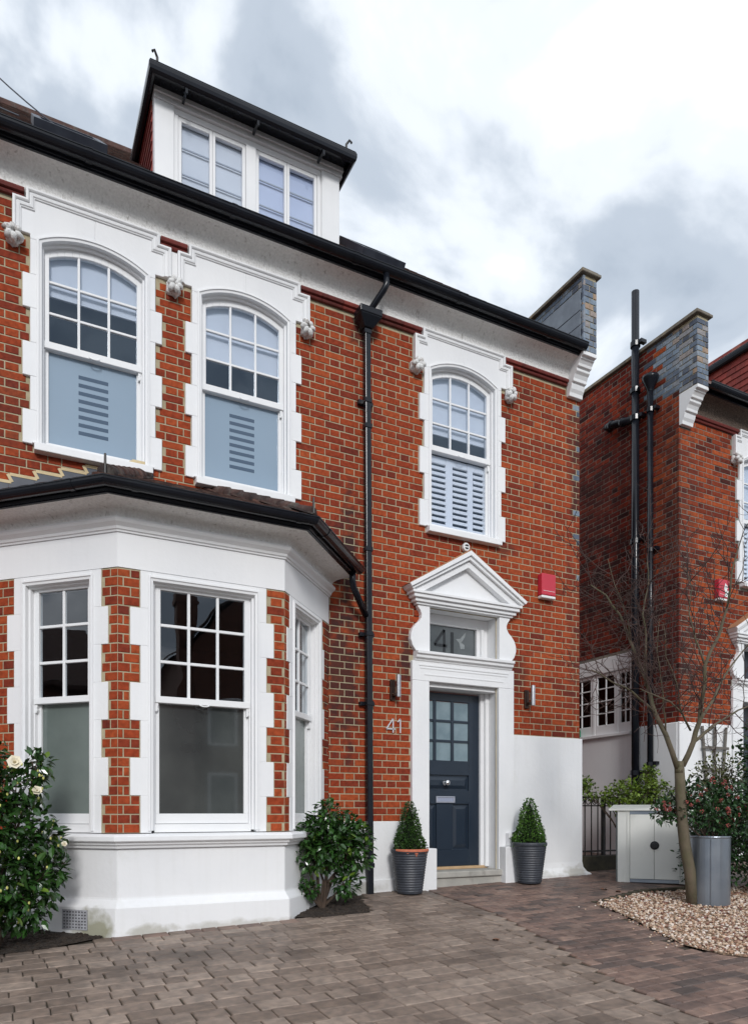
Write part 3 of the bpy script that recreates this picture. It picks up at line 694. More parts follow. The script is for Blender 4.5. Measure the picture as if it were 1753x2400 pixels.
# ---- white plinth left and right of the door
PLO = .02
mb = MB(); mb.fpoly(FAC, [(-3.56, -.4), (-2.466, -.4), (-2.466, .742), (-3.56, .742)], -.02, PLO)
mb.build('plinth', MT['base_stucco'], house, bevel=.006)
mb = MB(); mb.fpoly(FAC, [(-9, -.6), (-6.5, -.6), (-6.5, .742), (-9, .742)], -.02, PLO)
mb.build('plinth', MT['base_stucco'], house, bevel=.006)
mb = MB(); mb.fpoly(FAC, [(-3.5, -.4), (-2.467, -.4), (-2.467, .125), (-3.5, .105)], .0205, .05); mb.build('plinth_skirting', MT['base_stucco'], house, bevel=.012)
mb = MB(); S0 = Frame(0, 0, 0, -1)
prf = [(PLO, 1.77), (PLO, .22), (.03, .15), (.06, .10), (.10, .07), (.10, -.3)]
mb.psweep([(-1.065, 0), (.012, 0), (.012, 1.2)], [(-.08, 1.77)] + prf + [(-.08, -.3)]); mb.build('plinth', MT['base_stucco'], house, bevel=.005)
# ---- ground-floor door case
def doorcase(parent, F, c, dz=0.0, door=True):
    Z = lambda z: z + dz
    pil = MB()
    for sg in (-1, 1):
        a, b = sorted((c + sg * .478, c + sg * .70)); pil.fbox(F, a, b, -.30, .045, Z(-.3), Z(2.31))
    pil.fbox(F, c - .70, c + .70, -.30, .045, Z(2.311), Z(2.53))
    s = pil.build('door_surround', MT['stucco'], parent, bevel=.005)
    g = MB()
    for (w_, z0, z1, o) in ((.615, 2.478, 2.496, .052), (.60, 2.448, 2.460, .050), (.545, 2.378, 2.39, .050)): g.fbox(F, c - w_, c + w_, .0455, o, Z(z0), Z(z1))
    g.build('fillet', MT['stucco'], s)
    sh = MB(); pr = [(-.05, Z(2.531)), (.05, Z(2.531)), (.058, Z(2.552)), (.085, Z(2.562)), (.088, Z(2.596)), (.112, Z(2.602)), (.114, Z(2.632)), (-.05, Z(2.64))]
    L = .755
    p0 = [F(c - L + .09, 0, 0), F(c + L - .09, 0, 0)]; sh.psweep([p0[0][:2], p0[1][:2]], pr)
    sh.build('door_cornice', MT['stucco'], s, bevel=.003)
    # scrolled brackets beside the fanlight
    for sg in (-1, 1):
        cur = [(.66, 2.641), (.70, 2.69), (.725, 2.76), (.722, 2.82), (.70, 2.88), (.66, 2.93), (.615, 2.97), (.588, 3.01), (.585, 3.05), (.60, 3.09), (.63, 3.125), (.635, 3.15)]
        pts = [(c + sg * .478, Z(2.641))] + [(c + sg * a, Z(b)) for a, b in cur] + [(c + sg * .478, Z(3.15))]
        if sg < 0: pts = pts[::-1]
        m2 = MB(); m2.fpoly(F, pts, -.30, .055); m2.build('scroll_bracket', MT['stucco'], s, bevel=.004)
    # pediment
    pd = MB(); O = .15
    for (w_, z0, z1, o) in ((.66, 3.151, 3.175, .075), (.69, 3.1755, 3.215, .10), (.72, 3.2155, 3.255, .13), (.745, 3.2555, 3.285, .15)):
        pd.fbox(F, c - w_, c + w_, -.30 if z0 < 3.16 else -.005, o, Z(z0), Z(z1))
    ap = 3.80
    def rake(w0, z0, zap, w1, z1, zap1, o):
        for sg in (-1, 1):
            pts = [(c + sg * w1, Z(z1)), (c + sg * w0, Z(z0)), (c, Z(zap)), (c, Z(zap1))]
            if sg > 0: pts = [(c + sg * w1, Z(z1)), (c + sg * w0, Z(z0)), (c, Z(zap)), (c, Z(zap1))]
            area = sum(pts[i][0] * pts[(i + 1) % 4][1] - pts[(i + 1) % 4][0] * pts[i][1] for i in range(4))
            if area < 0: pts = pts[::-1]
            pd.fpoly(F, pts, -.005, o)
    rake(.745, 3.2855, 3.715, .60, 3.2855, 3.635, .115)
    rake(.775, 3.302, 3.76, .745, 3.2862, 3.716, .15)
    rake(.80, 3.335, 3.815, .775, 3.3025, 3.761, .175)
    ped = pd.build('pediment', MT['stucco'], s, bevel=.003)
    ty = MB(); ty.fpoly(F, [(c - .62, Z(3.286)), (c + .62, Z(3.286)), (c, Z(3.66))], -.005, .04); ty.build('tympanum', MT['stucco'], ped)
    lead = MB()
    for sg in (-1, 1):
        pts = [(c + sg * .81, Z(3.338)), (c + sg * .80, Z(3.3365)), (c, Z(3.8165)), (c, Z(3.835))]
        area = sum(pts[i][0] * pts[(i + 1) % 4][1] - pts[(i + 1) % 4][0] * pts[i][1] for i in range(4))
        lead.fpoly(F, pts[::-1] if area < 0 else pts, -.005, .16)
    lead.build('pediment_cap', MT['cap_clay'], ped)
    return s
MT['cap_clay'] = mat('clay_cap', (.42, .2, .09), (.3, .15, .08), scale=12, rough=.8)
dcase = doorcase(house, FAC, DC)
# recess: ceiling, jamb linings, fanlight, door
mb = MB()
mb.fbox(FAC, -2.44, -1.24, -.30, -.02, 2.262, 2.3105); mb.fbox(FAC, -2.44, -1.24, -.30, -.10, 2.531, 2.655)
mb.fbox(FAC, -1.385, -1.288, -.26, -.19, .19, 2.262); mb.fbox(FAC, -1.34, -1.288, -.19, -.15, .19, 2.262)
mb.fbox(FAC, -2.46, -2.365, -.26, -.19, .19, 2.262)
mb.fbox(FAC, -2.46, -1.445, -.26, -.18, 2.655, 2.70); mb.fbox(FAC, -2.46, -1.28, -.26, -.18, 3.03, 3.15); mb.fbox(FAC, -1.445, -1.29, -.26, -.18, 2.655, 3.03); mb.fbox(FAC, -2.46, -2.37, -.26, -.18, 2.70, 3.03)
mb.fbox(FAC, -1.40, -1.36, -.18, -.15, 2.655, 3.03)
mb.build('door_frame', MT['stucco'], house, bevel=.004)
mb = MB(); mb.fpoly(FAC, [(-2.37, 2.70), (-1.445, 2.70), (-1.445, 3.03), (-2.37, 3.03)], -.225, -.215); fan = mb.build('fanlight', MT['dark_glass'], house)
def stroke(mb, F, pts, w_, o0, o1):
    for (a, b) in zip(pts, pts[1:]):
        dx, dz = b[0] - a[0], b[1] - a[1]; l = math.hypot(dx, dz); nx, nz = -dz / l * w_ / 2, dx / l * w_ / 2
        p = [(a[0] - nx, a[1] - nz), (b[0] - nx, b[1] - nz), (b[0] + nx, b[1] + nz), (a[0] + nx, a[1] + nz)]
        area = sum(p[i][0] * p[(i + 1) % 4][1] - p[(i + 1) % 4][0] * p[i][1] for i in range(4))
        mb.fpoly(F, p[::-1] if area < 0 else p, o0, o1)
mb = MB(); stroke(mb, FAC, [(-1.885, 2.72), (-1.885, 2.985), (-2.02, 2.80), (-1.845, 2.80)], .032, -.2148, -.212); mb.build('etched_four', MT['figure'], fan)
mb = MB(); stroke(mb, FAC, [(-1.775, 2.71), (-1.775, 2.97)], .044, -.2148, -.2125); mb.build('etched_one', MT['figure'], fan)
mb = MB(); mb.fpoly(FAC, [(-1.655, 2.785), (-1.60, 2.79), (-1.60, 2.835), (-1.645, 2.862), (-1.595, 2.93), (-1.578, 2.995), (-1.66, 2.905), (-1.72, 2.895), (-1.675, 2.855)], -.2147, -.2135); mb.build('torn_sticker', MT['sticker'], fan)
# door leaf
DL0, DL1 = -2.365, -1.385
mb = MB()
zs = [(.205, .42), (.70, 1.02) if False else (.96, 1.04)]
def leafbox(a, b, z0, z1): mb.fbox(FAC, a, b, -.262, -.222, z0, z1)
leafbox(DL0, DL0 + .115, .205, 2.245); leafbox(DL1 - .145, DL1, .205, 2.245)
leafbox(DL0 + .115, DL1 - .145, 2.15, 2.245); leafbox(DL0 + .115, DL1 - .145, 1.28, 1.45); leafbox(DL0 + .115, DL1 - .145, .94, 1.10); leafbox(DL0 + .115, DL1 - .145, .205, .40)
leafbox(-1.985, -1.765, .40, .94)
door = mb.build('door', MT['door'], house, bevel=.004)
def dpanel(a, b, z0, z1):
    m2 = MB(); m2.fbox(FAC, a, b, -.258, -.245, z0, z1)
    m2.hexa([FAC(a + .02, -.2449, z0 + .02), FAC(b - .02, -.2449, z0 + .02), FAC(b - .02, -.2449, z1 - .02), FAC(a + .02, -.2449, z1 - .02),
             FAC(a + .055, -.228, z0 + .06), FAC(b - .055, -.228, z0 + .06), FAC(b - .055, -.228, z1 - .06), FAC(a + .055, -.228, z1 - .06)])
    m2.build('panel', MT['door'], door)
dpanel(-2.25, -1.985, .40, .94); dpanel(-1.765, -1.53, .40, .94); dpanel(-2.25, -1.53, 1.10, 1.28)
for i in range(3):
    for j in range(3):
        a = -2.25 + .004 + i * .245; z0 = 1.452 + j * .235
        m2 = MB(); m2.fpoly(FAC, [(a, z0), (a + .222, z0), (a + .222, z0 + .222), (a, z0 + .222)], -.248, -.240); m2.build('pane', MT['door_glass'], door)
m2 = MB()
for i in (1, 2): m2.fbox(FAC, -2.25 - .018 + i * .245 - .002, -2.25 + .016 + i * .245, -.252, -.224, 1.45, 2.15)
m2.build('glazing_bar', MT['door'], door)
m2 = MB()
for j in (1, 2):
    for i in range(3): m2.fbox(FAC, -2.25 + i * .245 + (.018 if i else 0), -2.25 + (i + 1) * .245 - .022, -.251, -.225, 1.452 + j * .235 - .018, 1.452 + j * .235 + .008)
m2.build('glazing_bar', MT['door'], door)
m2 = MB(); Q = [(.0, 0), (.034, 0), (.034, .006), (.014, .010), (.012, .03), (.024, .036), (.034, .05), (.034, .06), (.026, .072), (0, .078)]
m2.lathe(0, 0, Q, 20)
kb = m2.build('door_knob', MT['chrome'], door, smooth=True); kb.location = FAC(-1.868, -.222, 1.19); kb.rotation_euler = (R(90), 0, 0)
m2 = MB(); a, b, c_, d = -1.995, -1.735, .955, 1.03
for (p, q, r_, s_) in ((a, b, c_, c_ + .014), (a, b, d - .014, d), (a, a + .018, c_ + .014, d - .014), (b - .018, b, c_ + .014, d - .014)): m2.fbox(FAC, p, q, -.222, -.208, r_, s_)
lb = m2.build('letter_plate', MT['letter'] if 'letter' in MT else MT['white_plastic'], door, bevel=.002)
m2 = MB(); m2.fbox(FAC, a + .02, b - .02, -.2215, -.214, c_ + .016, d - .016); m2.build('letter_flap', MT['letterflap'], lb)
# threshold and step
mb = MB(); mb.fbox(FAC, -2.46, -1.30, -.27, -.17, .172, .204); mb.build('threshold', MT['oak'], house, bevel=.004)
mb = MB(); mb.fbox(FAC, -2.21, -1.262, -.30, .10, .10, .171)
stp = mb.build('door_step', MT['stone'], house, bevel=.012, seg=2)
mb = MB(); mb.fbox(FAC, -2.20, -1.272, -.30, .07, -.2, .0995); mb.build('step_riser', MT['stone'], stp, bevel=.004)
# pedestals at the feet of the door case
mb = MB(); mb.fbox(FAC, DC + .485, DC + .70, .0455, .17, -.2, .44); mb.fbox(FAC, DC + .57, DC + .70, .0455, .12, .4405, .60); mb.build('pedestal', MT['base_stucco'], house, bevel=.008)
mb = MB(); mb.fbox(FAC, DC - .68, DC - .455, .0455, .17, -.2, .44); mb.build('pedestal', MT['base_stucco'], house, bevel=.008)
mb = MB(); mb.tube([FAC(-1.16, .125, .60), FAC(-1.10, .135, .63)], .013, 6); mb.build('overflow_stub', MT['steel'], house)
# ---- canted bay
BP = [(-6.58, 0), (-5.675, -.87), (-4.255, -.87), (-3.45, 0)]
BF = [Frame(*BP[i], BP[i + 1][0] - BP[i][0], BP[i + 1][1] - BP[i][1]) for i in range(3)]
BL = [math.hypot(BP[i + 1][0] - BP[i][0], BP[i + 1][1] - BP[i][1]) for i in range(3)]
mb = MB(); mb.psweep(BP, [(-.08, -.6), (.055, -.6), (.055, .07), (.047, .085), (.004, .135), (0, .15), (0, .546), (-.08, .546)])
mb.build('bay_base', MT['base_stucco'], house, bevel=.006)
mb = MB(); mb.psweep(BP, [(-.25, .547), (.028, .547), (.036, .572), (.055, .578), (.06, .598), (.085, .604), (.09, .612), (.09, .648), (.06, .664), (-.25, .672)])
mb.build('bay_sill', MT['stucco'], house, bevel=.004)
mb = MB(); mb.psweep(BP, [(-.12, 2.82), (0, 2.82), (0, 3.10), (-.12, 3.10)]); mb.build('bay_frieze', MT['stucco'], house)
mb = MB(); mb.psweep(BP, [(-.1, 3.101), (.012, 3.101), (.014, 3.115), (.026, 3.12), (.032, 3.14), (.05, 3.155), (.064, 3.165), (.074, 3.185), (.066, 3.204), (.03, 3.21), (-.1, 3.21)]); mb.build('bay_cornice', MT['stucco'], house)
cv = [(-.1, 3.211), (.035, 3.211)] + [(.035 + .215 * (1 - math.cos(a)) ** 1.4, 3.213 + .076 * math.sin(a)) for a in [i * math.pi / 2 / 7 for i in range(8)]] + [(.25, 3.34), (-.1, 3.34)]
mb = MB(); mb.psweep(BP, cv); mb.build('bay_cove', MT['pebble'], house)
mb = MB(); mb.psweep(BP, [(.2505, 3.288), (.274, 3.288), (.274, 3.39), (.2505, 3.39)]); mb.psweep(BP, [(.275, 3.296), (.288, 3.296), (.294, 3.316), (.275, 3.316)]); mb.build('bay_fascia', MT['black'], house)
mb = MB(); mb.psweep(BP, gutter_prof(.335, 3.365, r=.055)); bgut = mb.build('bay_gutter', MT['black'], house)
for (F, u) in ((BF[1], .06), (BF[1], 1.40), (BF[2], .10), (BF[0], 1.08)):
    a, b = F(u, 0, 0), F(u + .045, 0, 0); mb = MB(); mb.psweep([a[:2], b[:2]], gutter_prof(.335, 3.365, r=.06, t=.004)); mb.build('gutter_joint', MT['black'], bgut)
# bay windows, jambs, brick piers
BC = .0768; BT, BB = 2.815, .672
blk = (BT - BB) / 7
def bay_face(F, L, c, hin, lp, rp):
    """lp, rp: widths (wide, narrow) of the brick pier left and right"""
    jb = MB()
    for i in range(7):
        z1 = BT - i * blk; z0 = z1 - blk; k = i % 2
        jb.fbox(F, lp[k], c - hin, -.17, .004, z0, z1); jb.fbox(F, c + hin, L - rp[k], -.17, .004, z0, z1)
    jb.fbox(F, c - hin, c + hin, -.17, .004, 2.755, BT)
    jb.build('bay_jamb', MT['stucco'], house, bevel=.003)
    ar = MB(); p2 = [(c - hin, .69), (c - hin, 2.755), (c + hin, 2.755), (c + hin, .69)]
    ar.fsweep(F, p2, [(-.03, .003), (-.028, .018), (-.012, .02), (-.006, .010), (.012, .006), (.013, -.03), (.03, -.034), (.031, -.07), (.042, -.074), (.043, -.16)])
    ar.build('architrave', MT['stucco'], house)
    # sashes
    fr = MB(); o1, o2 = -.085, -.118; gw = hin - .085
    ZT, ZM0, ZM1 = 2.70, 1.755, 1.81
    for sg in (-1, 1):
        a, b = sorted((c + sg * gw, c + sg * (hin - .042))); fr.fbox(F, a, b, o1 - .03, o1 + .018, ZM1, 2.75)
        a, b = sorted((c + sg * (gw + .004), c + sg * (hin - .042))); fr.fbox(F, a, b, o2 - .03, o2 + .018, .83, ZM0 - .001)
    fr.fbox(F, c - gw, c + gw, o1 - .03, o1 + .018, ZT, 2.75)
    fr.fbox(F, c - hin + .042, c + hin - .042, o1 - .05, o1 + .028, ZM0, ZM1)
    fr.fbox(F, c - hin + .042, c + hin - .042, o2 - .03, o2 + .02, .745, .83)
    fr.fbox(F, c - hin + .03, c + hin - .03, -.17, -.05, .673, .742)
    wd = fr.build('window', MT['gloss_white'], house, bevel=.003)
    grid_panes(wd, F, c - gw, c + gw, ZM1, ZT, 3 if L > 1.3 else 2, 3, o1 - .006, 'glass', bar=.024)
    m2 = MB(); m2.fpoly(F, [(c - gw - .006, .826), (c + gw + .006, .826), (c + gw + .006, ZM0 + .003), (c - gw - .006, ZM0 + .003)], o2 - .008, o2 - .002); m2.build('pane', MT['frost_grey'] if L > 1.3 else MT['frost_side'], wd)
    if L > 1.3: sash_lift(wd, F, c, ZM0 + .008, o1 + .03)
    horn(wd, F, c + hin - .055, ZM0, o1); horn(wd, F, c - hin + .055, ZM0, o1)
    # brick piers
    ex = []
    for i in range(7):
        z1 = BT - i * blk; z0 = z1 - blk; k = i % 2; g = .009 if k == 0 else -.0
        ex.append((lp[k] - .009, L - rp[k] + .009, z0, z1))
    BK.lay(F, 0.004, L - .004, BB + .004, BT, BC, ex, phase=.05 if L > 1.3 else .12)
    backing(F, 0, lp[0], BB, BT, []).build('pier_mortar', MT['mortar'], house); backing(F, L - rp[0], L, BB, BT, []).build('pier_mortar', MT['mortar'], house)
MT['frost_side'] = mat('frosted_side', (.10, .125, .115), (.20, .235, .22), scale=1.1, rough=.1, spec=.8, coat=.3)
bay_face(BF[0], BL[0], .672, .33, (.235, .163), (.155, .09))
bay_face(BF[1], BL[1], .711, .445, (.178, .098), (.172, .104))
bay_face(BF[2], BL[2], .545, .33, (.115, .05), (.21, .155))
# room inside the bay: dark floor, ceiling, back
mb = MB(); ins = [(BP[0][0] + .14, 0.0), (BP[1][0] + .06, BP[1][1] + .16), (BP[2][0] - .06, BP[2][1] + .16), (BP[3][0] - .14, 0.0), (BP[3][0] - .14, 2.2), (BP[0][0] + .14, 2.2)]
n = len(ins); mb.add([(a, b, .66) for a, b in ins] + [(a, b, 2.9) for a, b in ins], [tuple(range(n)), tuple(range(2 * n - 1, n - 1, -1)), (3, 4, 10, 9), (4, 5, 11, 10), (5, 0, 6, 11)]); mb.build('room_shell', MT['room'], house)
# curtain strips inside the left-hand side window
# bay roof
EO = .30; ez = 3.385; TW = 3.93
m_ = miter(BP); EP = [(p[0] + a[0] * EO, p[1] + a[1] * EO) for p, a in zip(BP, m_)]
T1, T2 = (-5.34, -.001, TW), (-4.65, -.001, TW)
mb = MB(); mb.add([(*EP[0], ez), (*EP[1], ez), (*EP[2], ez), (*EP[3], ez), T1, T2, (BP[0][0], -.001, ez + .05), (BP[3][0], -.001, ez + .05)],
                  [(0, 1, 4), (1, 2, 5, 4), (2, 3, 5), (0, 4, 6), (3, 7, 5)])
broof = mb.build('bay_roof', MT['tile'], house)
def tile_mesh(w_):
    m2 = MB(); t, L = .016, .24; vs = []; n = 4
    for dz in (0, t):
        for (a, b) in ((-w_ / 2, 0), (-w_ / 6, 0), (w_ / 6, 0), (w_ / 2, 0)):
            cam_ = .006 * (1 - (2 * a / w_) ** 2); vs.append((a, b, dz + cam_))
        for (a, b) in ((-w_ / 2, L), (-w_ / 6, L), (w_ / 6, L), (w_ / 2, L)):
            cam_ = .006 * (1 - (2 * a / w_) ** 2); vs.append((a, b, dz + cam_ - .012))
    f = []
    for i in range(3): f += [(i, i + 4, i + 5, i + 1), (8 + i, 9 + i, 13 + i, 12 + i), (i, i + 1, 9 + i, 8 + i)]
    f += [(0, 8, 12, 4), (3, 7, 15, 11)]
    m2.add(vs, f); me = bpy.data.meshes.new('roof_tile'); me.from_pydata(m2.v, [], m2.f); me.materials.append(MT['tile']); return me
TME = tile_mesh(.162)
def tile_plane(E0, E1, TA, TB):      # eaves edge E0-E1, top edge TA-TB (3-D)
    E0, E1, TA, TB = map(Vector, (E0, E1, TA, TB))
    eu = (E1 - E0).normalized(); n = eu.cross((TA - E0)).normalized()
    if n.z < 0: n = -n
    es = n.cross(eu)
    if es.z < 0: es = -es
    rot = Matrix((eu, es, n)).transposed().to_euler(); Ls = (TA - E0).dot(es)
    def rng(s):
        f = s / Ls; a = E0 + (TA - E0) * f; b = E1 + (TB - E1) * f; return (a - E0).dot(eu), (b - E0).dot(eu)
    s = -.045; r = 0
    while s < Ls - .12:
        a, b = rng(max(s + .06, 0)); u = -.5 + (.0825 if r % 2 else 0)
        while u < b:
            if a + .02 < u + .04 and u - .04 < b - .02 and u > a - .06 and u < b + .06:
                p = E0 + eu * u + es * s + n * (.012 + random.uniform(0, .004))
                inst('roof_tile', TME, broof, p, rot)
            u += .165
        s += .1; r += 1
tile_plane((*EP[0], ez), (*EP[1], ez), T1, T1); tile_plane((*EP[1], ez), (*EP[2], ez), T1, T2); tile_plane((*EP[2], ez), (*EP[3], ez), T2, T2)
for (a, b) in ((EP[1], T1), (EP[2], T2)):      # hip tiles: a row of half-round pieces, with a hip iron at the foot
    A, B = Vector((*a, ez + .03)), Vector(b) + Vector((0, 0, .04)); n = 7
    for i in range(n):
        p, q = A.lerp(B, i / n), A.lerp(B, (i + 1.15) / n); mb = MB(); mb.tube([p, q], [.072, .058], 10); mb.build('hip_tile', MT['tile'], broof, smooth=True)
    mb = MB(); d = (A - B); d.z = 0; d.normalize(); t = A + d * .03
    mb.tube([t + Vector((0, 0, -.05)), t + Vector((0, 0, .09)), t + Vector((0, 0, .14))], [.012, .010, .009], 6); mb.build('hip_iron', MT['iron'], broof)
# stepped lead flashing with cream pointing where the bay roof meets the wall
fl = MB(); cr = MB()
roofz = lambda d: ez + (EO + d * .70) * .478          # height of the side roof plane where it meets the wall
n = 8; xs0 = [-6.86 + i * (T1[0] + .1 + 6.86) / n for i in range(n + 1)]; prev = None
for xa, xb in zip(xs0, xs0[1:]):
    zt = roofz((xa + xb) / 2 + 6.58) + .15
    fl.fpoly(FAC, [(xa + .001, zt - .30), (xb - .001, zt - .30), (xb - .001, zt), (xa + .001, zt)], .002, .009)
    stroke(cr, FAC, [(xa + .012, zt + .004), (xb + .022, zt + .004)], .026, .003, .012)
    if prev is not None: stroke(cr, FAC, [(xa + .03, prev + .006), (xa - .005, zt + .002)], .026, .003, .0125)
    prev = zt
for i in range(5):
    xb = -3.30 - i * .22; xa = xb - .22; zt = roofz(-3.45 - (xa + xb) / 2) + .12
    fl.fpoly(FAC, [(xa + .001, zt - .28), (xb - .001, zt - .28), (xb - .001, zt), (xa + .001, zt)], .002, .009)
fl.fbox(FAC, T1[0], T2[0], .002, .008, TW - .1, TW + .02)
cr.fbox(FAC, T1[0] + .2, T2[0] - .1, .002, .012, TW - .012, TW + .006)
fl.build('lead_flashing', MT['lead_dark'], house); cr.build('flashing_pointing', MT['cream'], house)
# ventilation grille in the left flank
mb = MB(); F = BF[0]; u0, u1, z0, z1 = .78, 1.01, -.105, .045
mb.fbox(F, u0, u1, .0555, .058, z0, z1); gr = mb.build('air_brick', MT['black_matt'], house)
mb = MB(); nu, nz_ = 8, 6
for i in range(nu + 1): x = u0 + (u1 - u0) * i / nu; mb.fbox(F, x - .006, x + .006, .0581, .066, z0 - .006, z1 + .006)
for j in range(nz_ + 1): z = z0 + (z1 - z0) * j / nz_; mb.fbox(F, u0 - .006, u1 + .006, .0583, .0655, z - .006, z + .006)
mb.build('grille', MT['vent_paint'], gr)
MT_ = None
# ---- dormer
def dormer(parent, X0, X1, dz=0.0, windows=True, y0=.35):
    Z = lambda z: z + dz; F = Frame(0, y0, 1, 0)
    zb, zt = 7.0, 8.10
    mb = MB()
    mb.fbox(F, X0, X0 + .19, -.10, .0, Z(zb), Z(7.8995)); mb.fbox(F, X1 - .21, X1, -.10, .0, Z(zb), Z(7.8995))
    mb.fbox(F, X0 - .005, X1 + .03, -.10, .012, Z(7.90), Z(7.95)); mb.fbox(F, X0 - .012, X1 + .04, -.10, .03, Z(7.951), Z(7.999))
    mb.fbox(F, X0 + .19, X1 - .21, -.11, -.02, Z(7.84), Z(7.8995)); mb.fbox(F, X0 + .19, X0 + .235, -.10, -.02, Z(zb), Z(7.84)); mb.fbox(F, X1 - .255, X1 - .21, -.10, -.02, Z(zb), Z(7.84))
    xm = (X0 + .19 + X1 - .21) / 2; mb.fbox(F, xm - .055, xm + .055, -.10, -.012, Z(zb), Z(7.84))
    dm = mb.build('dormer', MT['white'], parent, bevel=.004)
    if windows:
        for (a, b) in ((X0 + .235, xm - .055), (xm + .055, X1 - .255)):
            fr = MB(); m = (a + b) / 2
            for (p, q) in ((a + .002, a + .035), (m - .03, m - .0015), (m + .0015, m + .03), (b - .035, b - .002)): fr.fbox(F, p, q, -.075, -.028, Z(7.05), Z(7.838))
            for (p, q) in ((a + .035, m - .03), (m + .03, b - .035)): fr.fbox(F, p, q, -.074, -.029, Z(7.795), Z(7.838)); fr.fbox(F, p, q, -.074, -.029, Z(7.05), Z(7.12))
            wn_ = fr.build('window', MT['gloss_white'], parent, bevel=.003)
            for (p, q) in ((a + .035, m - .03), (m + .03, b - .035)):
                g = MB(); g.fpoly(F, [(p - .004, Z(7.1)), (q + .004, Z(7.1)), (q + .004, Z(7.80)), (p - .004, Z(7.80))], -.055, -.050); g.build('pane', MT['glass_dormer'], wn_)
                # folded blind behind the pane: three leaves, each overlapping the next
                g = MB(); g.fbox(F, p - .03, q + .03, -.092, -.084, Z(7.02), Z(7.83)); g.build('blind', MT['blind'] if a < xm - .3 else MT['blind_blue'], wn_)
                for z0 in (7.29, 7.555):
                    g = MB(); g.fbox(F, p, q, -.066, -.0555, Z(z0), Z(z0 + .013)); g.build('glazing_bar', MT['thin_bar'], wn_)
    # cheeks hung with red tiles
    for (X, sg) in ((X0, -1), (X1, 1)):
        C = Frame(X, 1.9, 0, -1) if sg < 0 else Frame(X, y0, 0, 1)
        ck = MB()
        def uy(y): return 1.9 - y if sg < 0 else y - y0
        rz = lambda y: RZ(y) + dz
        pts = [(uy(y0 + .1), rz(y0 + .1) - .05), (uy(y0 + .1), Z(8.02)), (uy(1.8), Z(8.02))]
        area = sum(pts[i][0] * pts[(i + 1) % 3][1] - pts[(i + 1) % 3][0] * pts[i][1] for i in range(3))
        ck.fpoly(C, pts[::-1] if area < 0 else pts, -.05, -.012); cko = ck.build('cheek', MT['black_matt'], parent)
        z = 7.05; r = 0
        while z < 8.06:
            ymax = (z + .06 - 6.47) / PT - .36; u = y0 + .1 - (.08 if r % 2 else 0)
            while u < min(ymax, 1.75):
                a, b = max(u, y0 + .1), min(u + .158, ymax)
                if b - a > .03:
                    t = MB(); ua, ub = sorted((uy(a), uy(b)))
                    t.hexa([C(ua, .018, Z(z)), C(ub, .018, Z(z)), C(ub, 0, Z(z)), C(ua, 0, Z(z)), C(ua, .0, Z(z + .125)), C(ub, .0, Z(z + .125)), C(ub, -.011, Z(z + .125)), C(ua, -.011, Z(z + .125))])
                    t.build('hung_tile', MT['tile_hung'], cko)
                u += .162
            z += .098; r += 1
    # eaves: boxed soffit, gutter all round, hipped tile roof, hip irons
    ey = y0 - .17; ex0, ex1 = X0 - .03, X1 + .05; yb = 1.75
    P = [(ex0, yb), (ex0, ey), (ex1, ey), (ex1, yb)]
    sf = MB(); sf.box(ex0 + .004, ex1 - .004, ey + .004, yb, Z(8.0), Z(8.04)); sf.build('soffit', MT['black'], parent)
    g = MB(); g.psweep(P, [(.001, Z(7.94)), (.03, Z(7.935)), (.055, Z(7.955)), (.062, Z(7.985)), (.062, Z(8.025)), (.05, Z(8.035)), (.001, Z(8.035))]); g.psweep(P, [(.0, Z(8.036)), (.056, Z(8.036)), (.05, Z(8.05)), (.0, Z(8.05))]); gg = g.build('dormer_gutter', MT['black'], parent, bevel=.012, seg=2)
    for x in (X0 + .27, (X0 + X1) / 2, X1 - .27):
        b = MB(); b.box(x - .012, x + .012, ey - .02, y0 - .03, Z(7.92), Z(7.942)); b.box(x - .012, x + .012, ey - .03, ey - .012, Z(7.885), Z(7.94)); b.build('gutter_bracket', MT['black'], gg)
    rr = MB(); ins = .9; zt2 = 8.05 + ins * .42
    rr.add([(ex0, ey, Z(8.05)), (ex1, ey, Z(8.05)), (ex1, 2.4, Z(8.05)), (ex0, 2.4, Z(8.05)), (ex0 + ins, ey + ins, Z(zt2)), (ex1 - ins, ey + ins, Z(zt2)), (ex1 - ins, 3.0, Z(zt2)), (ex0 + ins, 3.0, Z(zt2))],
           [(0, 1, 5, 4), (1, 2, 6, 5), (3, 0, 4, 7), (4, 5, 6, 7)])
    ro = rr.build('dormer_roof', MT['tile'], parent)
    for (cx_, dx) in ((ex0, 1), (ex1, -1)):
        for i in range(1, 6):
            t = i * .14; h = MB(); a = Vector((cx_ + dx * t, ey + t, Z(8.07 + t * .42))); b_ = Vector((cx_ + dx * (t + .17), ey + t + .17, Z(8.07 + (t + .17) * .42))); h.tube([a, b_], [.045, .038], 8); h.build('hip_tile', MT['tile'], ro, smooth=True)
        h = MB(); q = Vector((cx_ + dx * .03, ey + .03, Z(8.07))); h.tube([q, q + Vector((0, 0, .09)), q + Vector((-dx * .03, -.02, .13)), q + Vector((-dx * .05, -.03, .10))], .013, 6); h.build('hip_iron', MT['iron'], ro)
    return dm
dormer(house, -5.166, -3.171)
